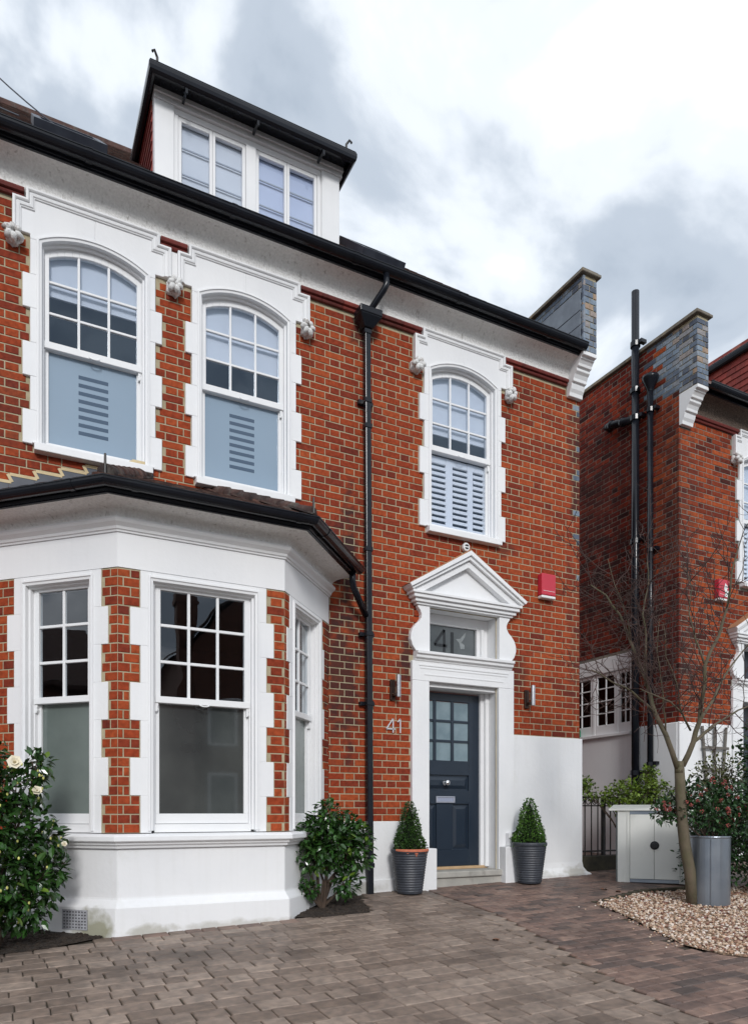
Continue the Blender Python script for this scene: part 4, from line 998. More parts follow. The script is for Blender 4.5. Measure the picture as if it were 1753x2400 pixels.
# ---- rainwater pipes
def pipe(parent, name, pts, r, n=12, collars=(), m='black'):
    mb = MB(); mb.tube(pts, r, n); o = mb.build(name, MT[m], parent, smooth=True)
    for (p, q) in collars:
        c = MB(); c.tube([p, q], r * 1.28, n); c.build('pipe_collar', MT[m], o)
    return o
dx = lambda z: -3.045 + (5.95 - z) * .006
mb = MB()
mb.hexa([(dx(-.1) - .033, -.115, -.1), (dx(-.1) + .033, -.115, -.1), (dx(-.1) + .033, -.05, -.1), (dx(-.1) - .033, -.05, -.1), (dx(6) - .033, -.115, 6.0), (dx(6) + .033, -.115, 6.0), (dx(6) + .033, -.05, 6.0), (dx(6) - .033, -.05, 6.0)])
dp = mb.build('downpipe', MT['black'], house, bevel=.008, seg=2)
for z in (5.93, 5.2, 4.93, 3.62, 2.72, 1.98, .25):
    c = MB(); x = dx(z); c.box(x - .042, x + .042, -.122, -.046, z, z + .05); c.build('pipe_collar', MT['black'], dp, bevel=.005)
    if z in (5.2, 2.72, 1.98): c = MB(); c.box(x - .085, x + .085, -.052, -.004, z + .005, z + .045); c.build('pipe_bracket', MT['black'], dp)
mb = MB(); x = dx(6.0)                                        # hopper head
def ring(z, wx, y0): return [(x - wx, y0, z), (x + wx, y0, z), (x + wx, -.03, z), (x - wx, -.03, z)]
mb.hexa(ring(5.985, .05, -.13) + ring(6.09, .13, -.20)); mb.hexa(ring(6.0905, .13, -.20) + ring(6.165, .13, -.20)); mb.build('hopper_head', MT['black'], house, bevel=.01, seg=2)
mb = MB(); mb.tube([(-2.93, -.308, 6.47), (-2.93, -.308, 6.36), (-2.95, -.29, 6.31), (-3.03, -.15, 6.17), (-3.04, -.12, 6.13)], .034, 10); mb.build('swan_neck', MT['black'], house, smooth=True)
mb = MB(); mb.tube([(-3.30, -.26, 3.33), (-3.30, -.26, 3.22), (-3.28, -.24, 3.17), (-3.06, -.09, 2.93)], .034, 10); mb.build('branch_pipe', MT['black'], house, smooth=True)
BK.emit(wall)
# ================================================================== THE NEIGHBOURING HOUSE (right)
NZ = .14
nb = tag(empty('brick_house', (1.8, 0, 0)), 'neighbouring red brick house with black soil pipes up its side wall', 'house')
class Off:                                   # children of an Empty that stands away from the origin
    pass
def reparent(root):
    off = Matrix.Translation(-Vector(root.location))
    for o in list(root.children):
        o.matrix_parent_inverse = off
nb_all = []
NF = Frame(1.8, 0, 1, 0); NS = Frame(1.8, 4.0, 0, -1)        # front, flank
NBK = Bricks(); NW = 1.765
exn, sr = surround_first(nb, NF, NW, NZ); sash_first(nb, NF, NW, NZ, 'shutter', 5.1)
carved_head(nb, NF, NW - .64, 5.80 + NZ, seed=5); carved_head(nb, NF, NW + .64, 5.80 + NZ, seed=8)
nh = [(NW - .46, NW + .46, 4.0 + NZ, 5.98 + NZ), (NW - .48, NW + .48, -.4, 3.28)]
nwall = backing(NF, 0, 4.2, -.4, 6.8, nh).build('wall', MT['mortar_dark'], nb)
nx = exn + [(0, 4.2, -1, 2.10), (NW - .69, NW + .69, 2, 2.74), (NW - .55, NW + .55, 2, 3.44), (0, 4.2, 6.165 + NZ, 8), (0, .215, 6.04 + NZ, 8)]
for i in range(9): z = 3.34 + i * .074; w_ = .62 * (1 - (z - 3.36) / .52); nx.append((NW - max(w_, .02), NW + max(w_, .02), z, z + .074))
NBK.lay(NF, 0, 4.2, 2.10, 6.6, CO, nx, mat='brick_far', phase=0)
mb = MB(); mb.psweep([(2.0, 0), (1.8 + NW - .575, 0)], [(a, b + NZ) for a, b in prof]); mb.build('moulded_brick', MT['brick_string'], nwall)
cove = MB(); cove.psweep([(2.016, 0), (6.0, 0)], [(a, b + NZ) for a, b in pr]) if False else None
prc = [(-.01, 6.20), (.035, 6.25)] + [(.035 + .182 * (1 - math.cos(a)) ** 1.2, 6.252 + .19 * math.sin(a)) for a in [i * math.pi / 2 / 8 for i in range(9)]] + [(.217, 6.50), (-.01, 6.50)]
cv2 = MB(); cv2.psweep([(2.016, 0), (6.0, 0)], [(a, b + NZ) for a, b in prc]); cv2.build('eaves_cove', MT['pebble_brown'], nb)
mb = MB(); mb.psweep([(2.018, 0), (6, 0)], [(.218, 6.442 + NZ), (.240, 6.442 + NZ), (.240, 6.57 + NZ), (.218, 6.57 + NZ)]); mb.build('fascia', MT['black'], nb)
mb = MB(); mb.psweep([(2.0, 0), (6, 0)], gutter_prof(.308, 6.523 + NZ)); mb.build('gutter', MT['black'], nb)
mb = MB(); mb.add([(2.016, -.26, RZ(-.26) + NZ), (9, -.26, RZ(-.26) + NZ), (9, 3.6, RZ(3.6) + NZ), (5.956, 3.6, RZ(3.6) + NZ), (2.016, 8, RZ(-.26) + NZ)], [(0, 1, 2, 3), (0, 3, 4)]); mb.build('roof', MT['tile'], nb)
parapet(nb, 1.8, 2.015, None, NZ, NBK)
dormer(nb, 3.92, 5.6, NZ, windows=False)
doorcase(nb, NF, NW, NZ)
mb = MB(); mb.fbox(NF, NW - .47, NW + .47, -.30, -.26, -.3, 3.3); mb.build('door', MT['door'], nb)
mb = MB(); mb.fpoly(NF, [(-.015, -.4), (NW - .705, -.4), (NW - .705, 2.095), (-.015, 2.095)], -.02, .028); mb.build('plinth', MT['stucco'], nb, bevel=.01)
# flank: brick above, white render below, casement window under a white band
fh = [(1.35, 3.17, 2.05, 3.0)]
backing(NS, 0, 4.0, -.4, 7.55, fh).build('side_wall', MT['mortar_dark'], nb)
side = [(0, 3.17, -1, 3.235), (3.1, 4.02, -1, 2.095)]
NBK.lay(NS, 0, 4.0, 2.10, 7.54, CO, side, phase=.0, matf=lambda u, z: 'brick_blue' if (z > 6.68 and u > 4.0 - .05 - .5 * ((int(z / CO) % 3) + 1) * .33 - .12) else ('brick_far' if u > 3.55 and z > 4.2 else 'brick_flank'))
NSP = Frame(1.8, 0, 0, -1); NBK.lay(NSP, 0, .295, 6.62, 7.54, CO, mat='brick_blue')
mb = MB(); mb.fbox(NS, 0, 3.17, -.03, .012, 3.0, 3.23); mb.build('lintel_band', MT['stucco'], nb, bevel=.006)
mb = MB(); mb.fpoly(NS, [(0, -.4), (3.17, -.4), (3.17, 2.0), (0, 2.0)], -.03, .010); mb.build('rendered_wall', MT['stucco'], nb)
mb = MB(); mb.fpoly(NS, [(3.172, -.4), (3.985, -.4), (3.985, 2.09), (3.172, 2.09)], -.03, .020); mb.build('rendered_wall', MT['stucco'], nb, bevel=.01)
mb = MB(); mb.fbox(NS, .0, 3.17, -.06, .05, 2.001, 2.05); mb.build('window_sill', MT['white'], nb, bevel=.005)
swn = empty('window', parent=nb)
for (a, b) in ((1.35, 1.62), (2.34, 2.39), (2.84, 2.87), (3.15, 3.169)):
    mb = MB(); mb.fbox(NS, a, b, -.06, -.01, 2.051, 2.999); mb.build('mullion', MT['white'], swn, bevel=.003)
for (a, b) in ((1.62, 2.34), (2.39, 2.84), (2.87, 3.15)):
    m2 = MB()
    m2.fbox(NS, a, b, -.058, -.015, 2.051, 2.20); m2.fbox(NS, a, b, -.058, -.015, 2.95, 2.998)
    m2.fbox(NS, a, a + .05, -.057, -.016, 2.20, 2.95); m2.fbox(NS, b - .05, b, -.057, -.016, 2.20, 2.95); m2.build('casement', MT['white'], swn, bevel=.003)
    grid_panes(swn, NS, a + .05, b - .05, 2.20, 2.95, 3 if b - a > .6 else 2, 4, -.035, 'glass_low', bar=.018)
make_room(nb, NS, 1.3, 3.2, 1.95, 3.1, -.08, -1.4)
# black soil and rain pipes
pp = pipe(nb, 'soil_pipe', [(1.70, .683, .1), (1.70, .683, 8.43)], .056, 14, [((1.70, .683, z), (1.70, .683, z + .07)) for z in (1.38, 3.55, 4.75, 6.55, 6.95, 7.62)])
for z in (1.40, 4.78, 6.57, 7.64):
    b = MB(); b.box(1.69, 1.795, .56, .62, z, z + .05); b.build('pipe_bracket', MT['black'], pp)
bp = MB(); bp.tube([(1.70, .70, 6.58), (1.70, 1.20, 6.72), (1.71, 1.27, 6.73)], [.055, .055, .05], 12); bp.tube([(1.70, .9, 6.636), (1.70, .95, 6.65)], .066, 12); bp.tube([(1.70, 1.12, 6.70), (1.70, 1.18, 6.715)], .066, 12); bp.tube([(1.71, 1.24, 6.73), (1.80, 1.27, 6.73)], .055, 12); bp.build('waste_branch', MT['black'], nb, smooth=True)
p2 = pipe(nb, 'rain_pipe', [(1.715, .422, .15), (1.715, .422, 6.85)], .042, 12, [((1.715, .422, z), (1.715, .422, z + .06)) for z in (1.5, 3.7, 4.55, 6.55)])
for z in (1.52, 4.57, 6.57): b = MB(); b.box(1.71, 1.795, .32, .38, z, z + .045); b.build('pipe_bracket', MT['black'], p2)
hh = MB(); hh.lathe(1.715, .422, [(.042, 6.84), (.05, 6.88), (.075, 6.93), (.10, 6.99), (.115, 7.02), (.118, 7.055), (.10, 7.06), (.085, 7.03), (.0, 7.03)], 20); hh.build('hopper_head', MT['black'], nb, smooth=True)
NBK.emit(nwall)
reparent(nb)

# small things on the walls -----------------------------------------
def alarm_box(u, z, F, label, k=1.0):
    e_ = empty('alarm_box', F(u, 0, z)); ang = math.atan2(F.u[1], F.u[0]); e_.rotation_euler = (0, 0, ang)
    L = Frame(0, 0, 1, 0); mb = MB()
    mb.fpoly(L, [(-.11, .035), (.11, .035), (.11, .30), (-.11, .30)], .002, .085); mb.build('cover', MT['red_plastic'], e_, bevel=.012, seg=3)
    mb = MB(); mb.fpoly(L, [(-.108, 0), (.108, 0), (.108, .034), (-.108, .034)], .002, .082); mb.build('strobe', MT['white_plastic'], e_, bevel=.01, seg=2)
    mb = MB(); mb.fbox(L, -.09, .09, .0855, .0865, .085, .089); mb.build('trim_line', MT['white_plastic'], e_)
    return tag(e_, label, 'alarm', 'burglar alarm boxes')
alarm_box(-.565, 3.455, FAC, 'red alarm box on the brick wall right of the pedimented doorway')
ab = alarm_box(2.62, 3.85, FAC, 'red alarm box with white patch on the neighbouring house behind the tree')
mb = MB(); mb.fpoly(Frame(0, 0, 1, 0), [(.0, .06), (.09, .05), (.085, .14), (.05, .16), (.08, .2), (.02, .25), (-.01, .17), (.02, .12)], .086, .0875); mb.build('white_patch', MT['white_plastic'], ab)
def wall_lamp(u, z, label):
    e_ = empty('wall_lamp', FAC(u, 0, z)); L = Frame(0, 0, 1, 0)
    mb = MB(); mb.fbox(L, -.04, .02, .002, .03, -.10, .12); mb.build('backplate', MT['bronze'], e_, bevel=.004)
    mb = MB(); mb.fbox(L, -.025, .03, .03, .095, -.06, -.03); mb.build('arm', MT['bronze'], e_, bevel=.003)
    mb = MB(); mb.tube([L(.02, .10, -.075), L(.02, .10, .17)], .026, 14); mb.build('lamp_tube', MT['steel'], e_, bevel=.004)
    return tag(e_, label, 'wall light', 'steel wall lights beside the front door')
wall_lamp(-2.69, 2.17, 'steel tube wall light above the number 41 left of the door')
wall_lamp(-.845, 2.20, 'steel tube wall light right of the door above white plinth')
e_ = empty('house_number', FAC(-2.68, 0, 1.72)); L = Frame(0, 0, 1, 0)
mb = MB(); stroke(mb, L, [(-.012, -.005), (-.012, .15), (-.095, .035), (.012, .035)], .013, .012, .02); mb.build('figure_four', MT['chrome_bright'], e_)
mb = MB(); stroke(mb, L, [(.045, .115), (.078, .15), (.078, -.005)], .013, .012, .02); mb.build('figure_one', MT['chrome_bright'], e_)
tag(e_, 'pale metal house number 41 on the brick wall', 'house number')
e_ = empty('wall_boss', FAC(-1.745, 0, 3.90)); mb = MB()
mb.fpoly(L, [(.048 * math.cos(R(22.5 + 45 * i)), .052 * math.sin(R(22.5 + 45 * i))) for i in range(8)], .002, .05); mb.build('octagon_plate', MT['white'], e_, bevel=.006)
for s_ in (1, -1):
    mb = MB(); p_ = [(.026 * math.cos(R(i * 18)), .008 * s_ + s_ * .02 * math.sin(R(i * 18))) for i in range(11)]; mb.fpoly(L, p_ if s_ > 0 else p_[::-1], .0505, .053); mb.build('dark_slot', MT['black_matt'], e_)
tag(e_, 'small white octagonal boss on the brickwork above the pediment', 'wall plate')
# trellis against the neighbour's white plinth
e_ = empty('trellis', (2.45, -.04, 1.2)); 
for i, (a, b) in enumerate(((-.16, -.26), (0.0, 0.0), (.16, .24))):
    mb = MB(); stroke(mb, L, [(a, 0), (b, .85)], .04, .01, .03); mb.build('upright', MT['wood_grey'], e_)
for i, z in enumerate((.25, .55)):
    mb = MB(); stroke(mb, L, [(-.27, z), (.27, z)], .038, .031, .045); mb.build('rail', MT['wood_grey'], e_)
tag(e_, 'weathered grey fan trellis on the neighbour\'s white plinth wall', 'trellis')
e_ = empty('watering_can', (1.74, 1.92, 2.05)); mb = MB(); mb.lathe(0, 0, [(0, 0), (.05, 0), (.048, .09), (.04, .12), (.0, .12)], 14); mb.build('body', MT['green_plastic'], e_, smooth=False)
mb = MB(); mb.tube([(.0, .04, .02), (0, .11, .12), (0, .14, .2)], [.018, .012, .010], 8); mb.tube([(0, -.03, .11), (0, 0, .19), (0, .04, .11)], .008, 6); mb.build('spout', MT['green_plastic'], e_)
tag(e_, 'green plastic watering can on the neighbour\'s side window sill', 'watering can')
# ================================================================== GROUND
mb = MB(); XS = [-400, -40, -14, 14, 40, 400]; YS = [-400, -60, -9.5, 4, 60, 400]
cl = lambda v, a, b: max(a, min(b, v))
G = lambda x, y: gz(cl(x, -14, 14), cl(y, -9.5, 4)) - .06
mb.add([(x, y, G(x, y)) for y in YS for x in XS], [(j * 6 + i, j * 6 + i + 1, (j + 1) * 6 + i + 1, (j + 1) * 6 + i) for j in range(5) for i in range(5)])
tag(mb.build('ground', MT['asphalt']), kind='structure')
def sheet(name, pts, dz, m, parent=None):
    mb = MB(); mb.add([(x, y, gz(x, y) + dz) for x, y in pts], [tuple(range(len(pts)))]); return mb.build(name, MT[m], parent)
drive = tag(sheet('driveway', [(-9.5, -8.8), (4, -8.8), (4, 3), (-9.5, 3)], -.014, 'joint'), kind='structure')
ico = [(0, 0, 1), (.89, 0, .45), (.28, .85, .45), (-.72, .53, .45), (-.72, -.53, .45), (.28, -.85, .45), (.72, .53, -.45), (-.28, .85, -.45), (-.89, 0, -.45), (-.28, -.85, -.45), (.72, -.53, -.45), (0, 0, -1)]
icf = [(0, 1, 2), (0, 2, 3), (0, 3, 4), (0, 4, 5), (0, 5, 1), (1, 6, 2), (2, 7, 3), (3, 8, 4), (4, 9, 5), (5, 10, 1), (6, 7, 2), (7, 8, 3), (8, 9, 4), (9, 10, 5), (10, 6, 1), (6, 11, 7), (7, 11, 8), (8, 11, 9), (9, 11, 10), (10, 11, 6)]
CURVE = [(.6, -2.33), (0, -2.34), (-1.40, -2.42), (-1.83, -2.50), (-2.67, -2.72), (-3.2, -2.90), (-3.57, -3.0), (-3.98, -3.08), (-4.4, -3.12), (-9, -3.4)]
def xc(y):
    for (y0, x0), (y1, x1) in zip(CURVE, CURVE[1:]):
        if y1 <= y <= y0: t = (y - y0) / (y1 - y0); return x0 + (x1 - x0) * t
    return CURVE[0][1] if y > 0 else CURVE[-1][1]
GRAV = [(-1.22, -1.54), (-1.36, -1.95), (-1.56, -2.45), (-1.76, -2.9), (-1.86, -3.15), (-1.84, -3.45), (-1.65, -3.75), (-1.1, -4.3), (3.5, -4.3), (3.5, -1.9), (.6, -1.55), (.2, -1.49), (-.4, -1.38)]
BED_R = [(-4.16, -.86), (-3.95, -.96), (-3.45, -.97), (-3.15, -.05), (-3.45, .02)]
BED_L = [(-9, -1.4), (-6.2, -1.08), (-5.78, -.90), (-6.5, .02), (-9, .02)]
CABZ = [(-.08, -.62), (.28, -1.40), (1.2, -.8), (.6, -.1)]
def inside(x, y, P):
    c = False; n = len(P)
    for i in range(n):
        (x0, y0), (x1, y1) = P[i], P[(i + 1) % n]
        if (y0 > y) != (y1 > y) and x < (x1 - x0) * (y - y0) / (y1 - y0) + x0: c = not c
    return c
pav = []                                              # (cx, cy, w, d, material, angle)
rr = random.Random(3)
y = .12
while y > -8.0:
    d = .146; x = -9 + rr.uniform(0, .2)
    while x < xc(y - d / 2) - .19:
        w_ = rr.choice((.135, .17, .19, .21, .235)); lim = xc(y - d / 2) - .175
        if x + w_ > lim - .06: w_ = lim - x
        cx_, cy_ = x + w_ / 2, y - d / 2
        bay_in = inside(cx_, cy_, [(BP[0][0] - .1, .1), (BP[1][0] - .02, BP[1][1] - .03), (BP[2][0] + .02, BP[2][1] - .03), (BP[3][0] + .1, .1)])
        if not (bay_in or inside(cx_, cy_, BED_R) or inside(cx_, cy_, BED_L) or cy_ > -.0):
            red = (cy_ > -1.12 and -6.0 < cx_ < -4.1)
            pav.append((cx_, cy_, w_ - .006, d - .006, 'paver_red' if red and rr.random() < .75 else 'paver', rr.uniform(-.012, .012)))
        x += w_
    y -= d
y = .05                                               # border course along the curve
while y > -8.0:
    L = .20; s = (xc(y - .1) - xc(y)) / -.1; a = math.atan2(-(xc(y - L) - xc(y)), L)
    pav.append((xc(y - L / 2) - .088, y - L / 2, .158, L - .008, 'paver', a + rr.uniform(-.02, .02))); y -= L
y = .10; r = 0
while y > -8.0:                                       # brick path, running bond
    d = .104; x = xc(y - d / 2) + .012 - (.1 if r % 2 else 0)
    first = True
    while x < 3.2:
        w_ = .205; x0 = max(x, xc(y - d / 2) + .012); cx_, cy_ = (x0 + x + w_) / 2, y - d / 2
        ok = x + w_ - x0 > .04 and not inside(cx_, cy_, GRAV) and not (cy_ > -.03 and cx_ < .04) and not (cy_ < -3.9 and cx_ > -1.3) and cy_ < .1
        if ok: pav.append((cx_, cy_, x + w_ - x0 - .007, d - .007, 'paver_red', rr.uniform(-.015, .015)))
        x += w_
    y -= d; r += 1
y = .2
for r in range(24):
    for i in range(9): pav.append((.16 + i * .205 + (.1 if r % 2 else 0), .15 + r * .104, .198, .097, 'paver_red', 0))
def paver_geo(w_, d, rnd, h=.05):
    a, b = w_ / 2, d / 2; c = .006; J = lambda: rnd.uniform(-.0028, .0028)
    base = [(-a, -b), (a, -b), (a, b), (-a, b)]
    jit = [(x + J(), y + J()) for x, y in base]
    vs = [(x, y, -h) for x, y in jit] + [(x, y, -c) for x, y in jit] + [(x - math.copysign(c, x), y - math.copysign(c, y), 0) for x, y in jit]
    fs = []
    for i in range(4): j = (i + 1) % 4; fs += [(i, j, j + 4, i + 4), (i + 4, j + 4, j + 8, i + 8)]
    fs.append((8, 9, 10, 11)); return vs, fs
tiltx, tilty = math.atan(.06), -math.atan(.028)
sc = []
for i, (cx_, cy_, w_, d, m, a) in enumerate(pav):
    p = proj((cx_, cy_, gz(cx_, cy_))); v = 0
    if p and 0 < p[0] < 1753 and 0 < p[1] < 2400: v = w_ * d / p[2] ** 3
    sc.append((v, i))
sc.sort(reverse=True); single = set(i for v, i in sc[:300]); cache = {}; joined = {}
for i, (cx_, cy_, w_, d, m, a) in enumerate(pav):
    z = gz(cx_, cy_) + rr.uniform(-.0015, .0015); ta, tb = rr.uniform(-.005, .005), rr.uniform(-.005, .005)
    if i in single:
        key = (round(w_, 2), round(d, 2), m, rr.randrange(6))
        if key not in cache:
            vs, fs = paver_geo(key[0], key[1], rr); me = bpy.data.meshes.new('paving_block'); me.from_pydata(vs, [], fs); me.materials.append(MT[m]); cache[key] = me
        inst('paving_block', cache[key], drive, (cx_, cy_, z), (tiltx + ta, tilty + tb, a))
    else:
        vs, fs = paver_geo(w_, d, rr); ca2, sa2 = math.cos(a), math.sin(a)
        joined.setdefault(m, MB()).add([(cx_ + x * ca2 - y_ * sa2, cy_ + x * sa2 + y_ * ca2, z + zz + x * (.028 + tb) + y_ * (.06 + ta)) for x, y_, zz in vs], fs)
for m, b in joined.items(): tag(b.build('paving_blocks', MT[m], drive), kind='stuff')
tag(sheet('soil_bed', BED_R, .003, 'soil'), kind='structure'); tag(sheet('soil_bed', BED_L, .003, 'soil'), kind='structure')
for bed, k in ((BED_R, 420), (BED_L, 900)):
    mb = MB(); n = 0; rs = random.Random(k); xs_, ys_ = [p[0] for p in bed], [p[1] for p in bed]
    while n < k:
        x, y = rs.uniform(max(min(xs_), -7.2), max(xs_)), rs.uniform(min(ys_), max(ys_))
        if inside(x, y, bed):
            s = rs.choice((.008, .012, .02, .028)); z = gz(x, y) + .002; a = rs.uniform(.6, 1.2)
            mb.add([(x + p * s * rs.uniform(.8, 1.2), y + q * s * a, z + r_ * s * .55) for p, q, r_ in ico], icf); n += 1
    tag(mb.build('soil_crumbs', MT['soil']), 'loose dark soil crumbs under the ' + ('small camellia' if k == 420 else 'flowering camellia'), 'soil', kind='stuff')
tag(sheet('gravel_bed', GRAV, .006, 'gravel_base'), kind='structure')
# gravel: real stones
mb = MB(); rg = random.Random(11)
def stone(x, y, z, s):
    sx, sy, sz = s * rg.uniform(.8, 1.4), s * rg.uniform(.7, 1.1), s * rg.uniform(.45, .8); a = rg.uniform(0, 6.28); c_, s_ = math.cos(a), math.sin(a)
    vs = []
    for (p, q, r_) in ico:
        j = rg.uniform(.8, 1.15); p, q, r_ = p * sx * j, q * sy * j, r_ * sz * j; vs.append((x + p * c_ - q * s_, y + p * s_ + q * c_, z + r_))
    mb.add(vs, icf)
n = 0
while n < 13000:
    x, y = rg.uniform(-1.9, 1.3), rg.uniform(-4.2, -1.35)
    if inside(x, y, GRAV): stone(x, y, gz(x, y) + rg.uniform(.004, .024), rg.choice((.008, .010, .012, .016))); n += 1
for i in range(60):                                   # a few strayed on to the bricks
    t = rg.random(); k = rg.randrange(4); a, b = GRAV[k], GRAV[k + 1]; x, y = a[0] + (b[0] - a[0]) * t - rg.expovariate(14), a[1] + (b[1] - a[1]) * t
    stone(x, y, gz(x, y) + .006, .009)
tag(mb.build('gravel', MT['gravel']), 'cream and russet gravel round the bare tree', 'gravel', kind='stuff')
# dark edging bricks behind the gravel, set on edge
kb_ = tag(empty('edging_kerb', (-1.2, -1.52, gz(-1.2, -1.52))), 'row of dark edging bricks between brick path and gravel', 'kerb')
pts = [(-1.24, -1.53), (-.4, -1.37), (.25, -1.46)]
for (a, b) in zip(pts, pts[1:]):
    l = math.hypot(b[0] - a[0], b[1] - a[1]); n = int(l / .105); ang = math.atan2(b[1] - a[1], b[0] - a[0])
    for i in range(n):
        t = (i + .5) / n; x, y = a[0] + (b[0] - a[0]) * t, a[1] + (b[1] - a[1]) * t
        vs, fs = paver_geo(.097, .065, rg, .08); mb = MB(); h = .045 * min(1, .15 + 1.1 * (x + 1.24))
        c_, s_ = math.cos(ang), math.sin(ang); mb.add([(x + p * c_ - q * s_ + 1.2, y + p * s_ + q * c_ + 1.52, gz(x, y) + h + r_ - gz(-1.2, -1.52)) for p, q, r_ in vs], fs); mb.build('edging_brick', MT['edging'], kb_)
# ================================================================== POTS AND CLIPPED BOX
def ribbed_pot(x, y, label, chipped):
    e_ = empty('plant_pot', (x, y, gz(x, y) + .004)); mb = MB(); H, r0, r1 = .475, .135, .197; pr = [(0, .0), (r0 - .008, 0), (r0, .01)]
    n = 15
    for i in range(n):
        t0 = .03 + i / n * .86; t1 = t0 + .86 / n
        for (f, dr) in ((.0, -.004), (.25, .003), (.7, .003), (.95, -.004)):
            t = t0 + (t1 - t0) * f; pr.append((r0 + (r1 - r0) * t + dr, H * t))
    pr += [(r1 - .004, H * .90), (r1 + .004, H * .93), (r1 + .007, H * .975), (r1 + .002, H), (r1 - .02, H), (r1 - .026, H * .93), (r1 - .03, H * .9)]
    mb.lathe(0, 0, pr, 40); mb.build('body', MT['pot'], e_, smooth=True)
    mb = MB(); mb.lathe(0, 0, [(0, H * .93), (r1 - .02, H * .92)], 24); mb.build('soil', MT['soil'], e_)
    if chipped:                                       # worn rim where the terracotta shows
        mb = MB(); a0, a1 = R(195), R(345); n = 24; vs = []
        for i in range(n + 1):
            a = a0 + (a1 - a0) * i / n; k = .010 * math.sin(math.pi * i / n) ** .5 + .002
            for (r_, z) in ((r1 - .001, H * .965 - k), (r1 + .0088, H * .975 - k), (r1 + .0092, H * .985), (r1 + .003, H + .003), (r1 - .018, H + .002)): vs.append((r_ * math.cos(a), r_ * math.sin(a), z))
        mb.add(vs, [(i * 5 + t, i * 5 + t + 1, (i + 1) * 5 + t + 1, (i + 1) * 5 + t) for i in range(n) for t in range(4)]); mb.build('chipped_rim', MT['terracotta'], e_)
        for (a, w_, z) in ((R(262), .17, .425), (R(235), .10, .432), (R(262), .07, .405), (R(300), .06, .43)):
            mb = MB(); rad = r0 + (r1 - r0) * z / H + .0065; vs = []
            for i in range(5):
                b = a + w_ * (i / 4 - .5); vs += [(rad * math.cos(b), rad * math.sin(b), z), ((rad + .002) * math.cos(b), (rad + .002) * math.sin(b), z + .014)]
            mb.add(vs, [(2 * i, 2 * i + 2, 2 * i + 3, 2 * i + 1) for i in range(4)]); mb.build('chip', MT['terracotta'], e_)
    return tag(e_, label, 'plant pot', 'ribbed slate-grey pots beside the front door')
P1, P2 = (-2.63, -.27), (-1.04, -.30)
ribbed_pot(*P1, 'ribbed dark grey pot with chipped orange rim left of the door', True)
ribbed_pot(*P2, 'ribbed dark grey pot with intact rim right of the door', False)
def leaf(mb, p, d, up, L, W, curl=.15, mi=0):        # pointed folded leaf, 6 triangles
    d = Vector(d).normalized(); s = d.cross(Vector(up))
    if s.length < 1e-4: s = d.orthogonal()
    s.normalize(); n = s.cross(d); p = Vector(p)
    b, t = p, p + d * L - n * L * curl; m = p + d * L * .5 - n * L * .02
    r1, r2 = p + d * L * .3 + s * W * .48 + n * W * .16, p + d * L * .68 + s * W * .4 + n * W * .1 - n * L * curl * .4
    l1, l2 = p + d * L * .3 - s * W * .48 + n * W * .16, p + d * L * .68 - s * W * .4 + n * W * .1 - n * L * curl * .4
    mb.add([b, r1, r2, t, l2, l1, m], [(0, 1, 6), (1, 2, 6), (2, 3, 6), (3, 4, 6), (4, 5, 6), (5, 0, 6)], mi)
def small_leaf(mb, p, d, up, L, W, mi=0):            # 2 triangles
    d = Vector(d).normalized(); s = d.cross(Vector(up))
    if s.length < 1e-4: s = d.orthogonal()
    s.normalize(); n = s.cross(d); p = Vector(p)
    mb.add([p, p + d * L * .45 + s * W * .5 + n * W * .2, p + d * L, p + d * L * .45 - s * W * .5 + n * W * .2], [(0, 1, 2), (0, 2, 3)], mi)
def rvec(r): 
    z = r.uniform(-1, 1); a = r.uniform(0, 6.283); q = math.sqrt(1 - z * z); return Vector((q * math.cos(a), q * math.sin(a), z))
def topiary(x, y, H, rad, label, seed, lean=0):
    z0 = gz(x, y) + .43; e_ = empty('clipped_box_cone', (x, y, z0)); r = random.Random(seed)
    prf = lambda t: rad * (1 - t) ** .72 * (1 + .06 * math.sin(9 * t)) * (.86 + .14 * min(1, t * 6)) + .012
    mb = MB(); mb.lathe(0, 0, [(.02, -.02)] + [(max(prf(t / 10) - .035, .003), H * t / 10 * .97) for t in range(10)] + [(.0, H * .95)], 18); mb.build('inner_twigs', MT['box_core'], e_)
    mb = MB(); N_ = 3600
    for i in range(N_):
        t = 1 - math.sqrt(r.random()) if r.random() < .85 else r.random(); t = min(t, .985); a = r.uniform(0, 6.283)
        bump = 1 + .07 * math.sin(a * 3 + t * 11 + seed) + .05 * math.sin(a * 7 - t * 17)
        rr_ = prf(t) * bump + r.gauss(-.004, .010); p = Vector((rr_ * math.cos(a) + lean * t, rr_ * math.sin(a), H * t + r.gauss(0, .006)))
        d = Vector((math.cos(a), math.sin(a), .35)) + rvec(r) * .9
        L_ = r.uniform(.018, .032); small_leaf(mb, p, d, rvec(r), L_, L_ * .62)
    tag(mb.build('foliage', MT['box_leaf2' if seed == 5 else 'box_leaf'], e_), kind='stuff')
    return tag(e_, label, 'topiary', 'clipped box cones in pots')
topiary(*P1, .56, .150, 'narrow dark green box cone in the chipped pot left of the door', 2)
topiary(*P2, .56, .172, 'fuller bright green box cone in the pot right of the door', 5)
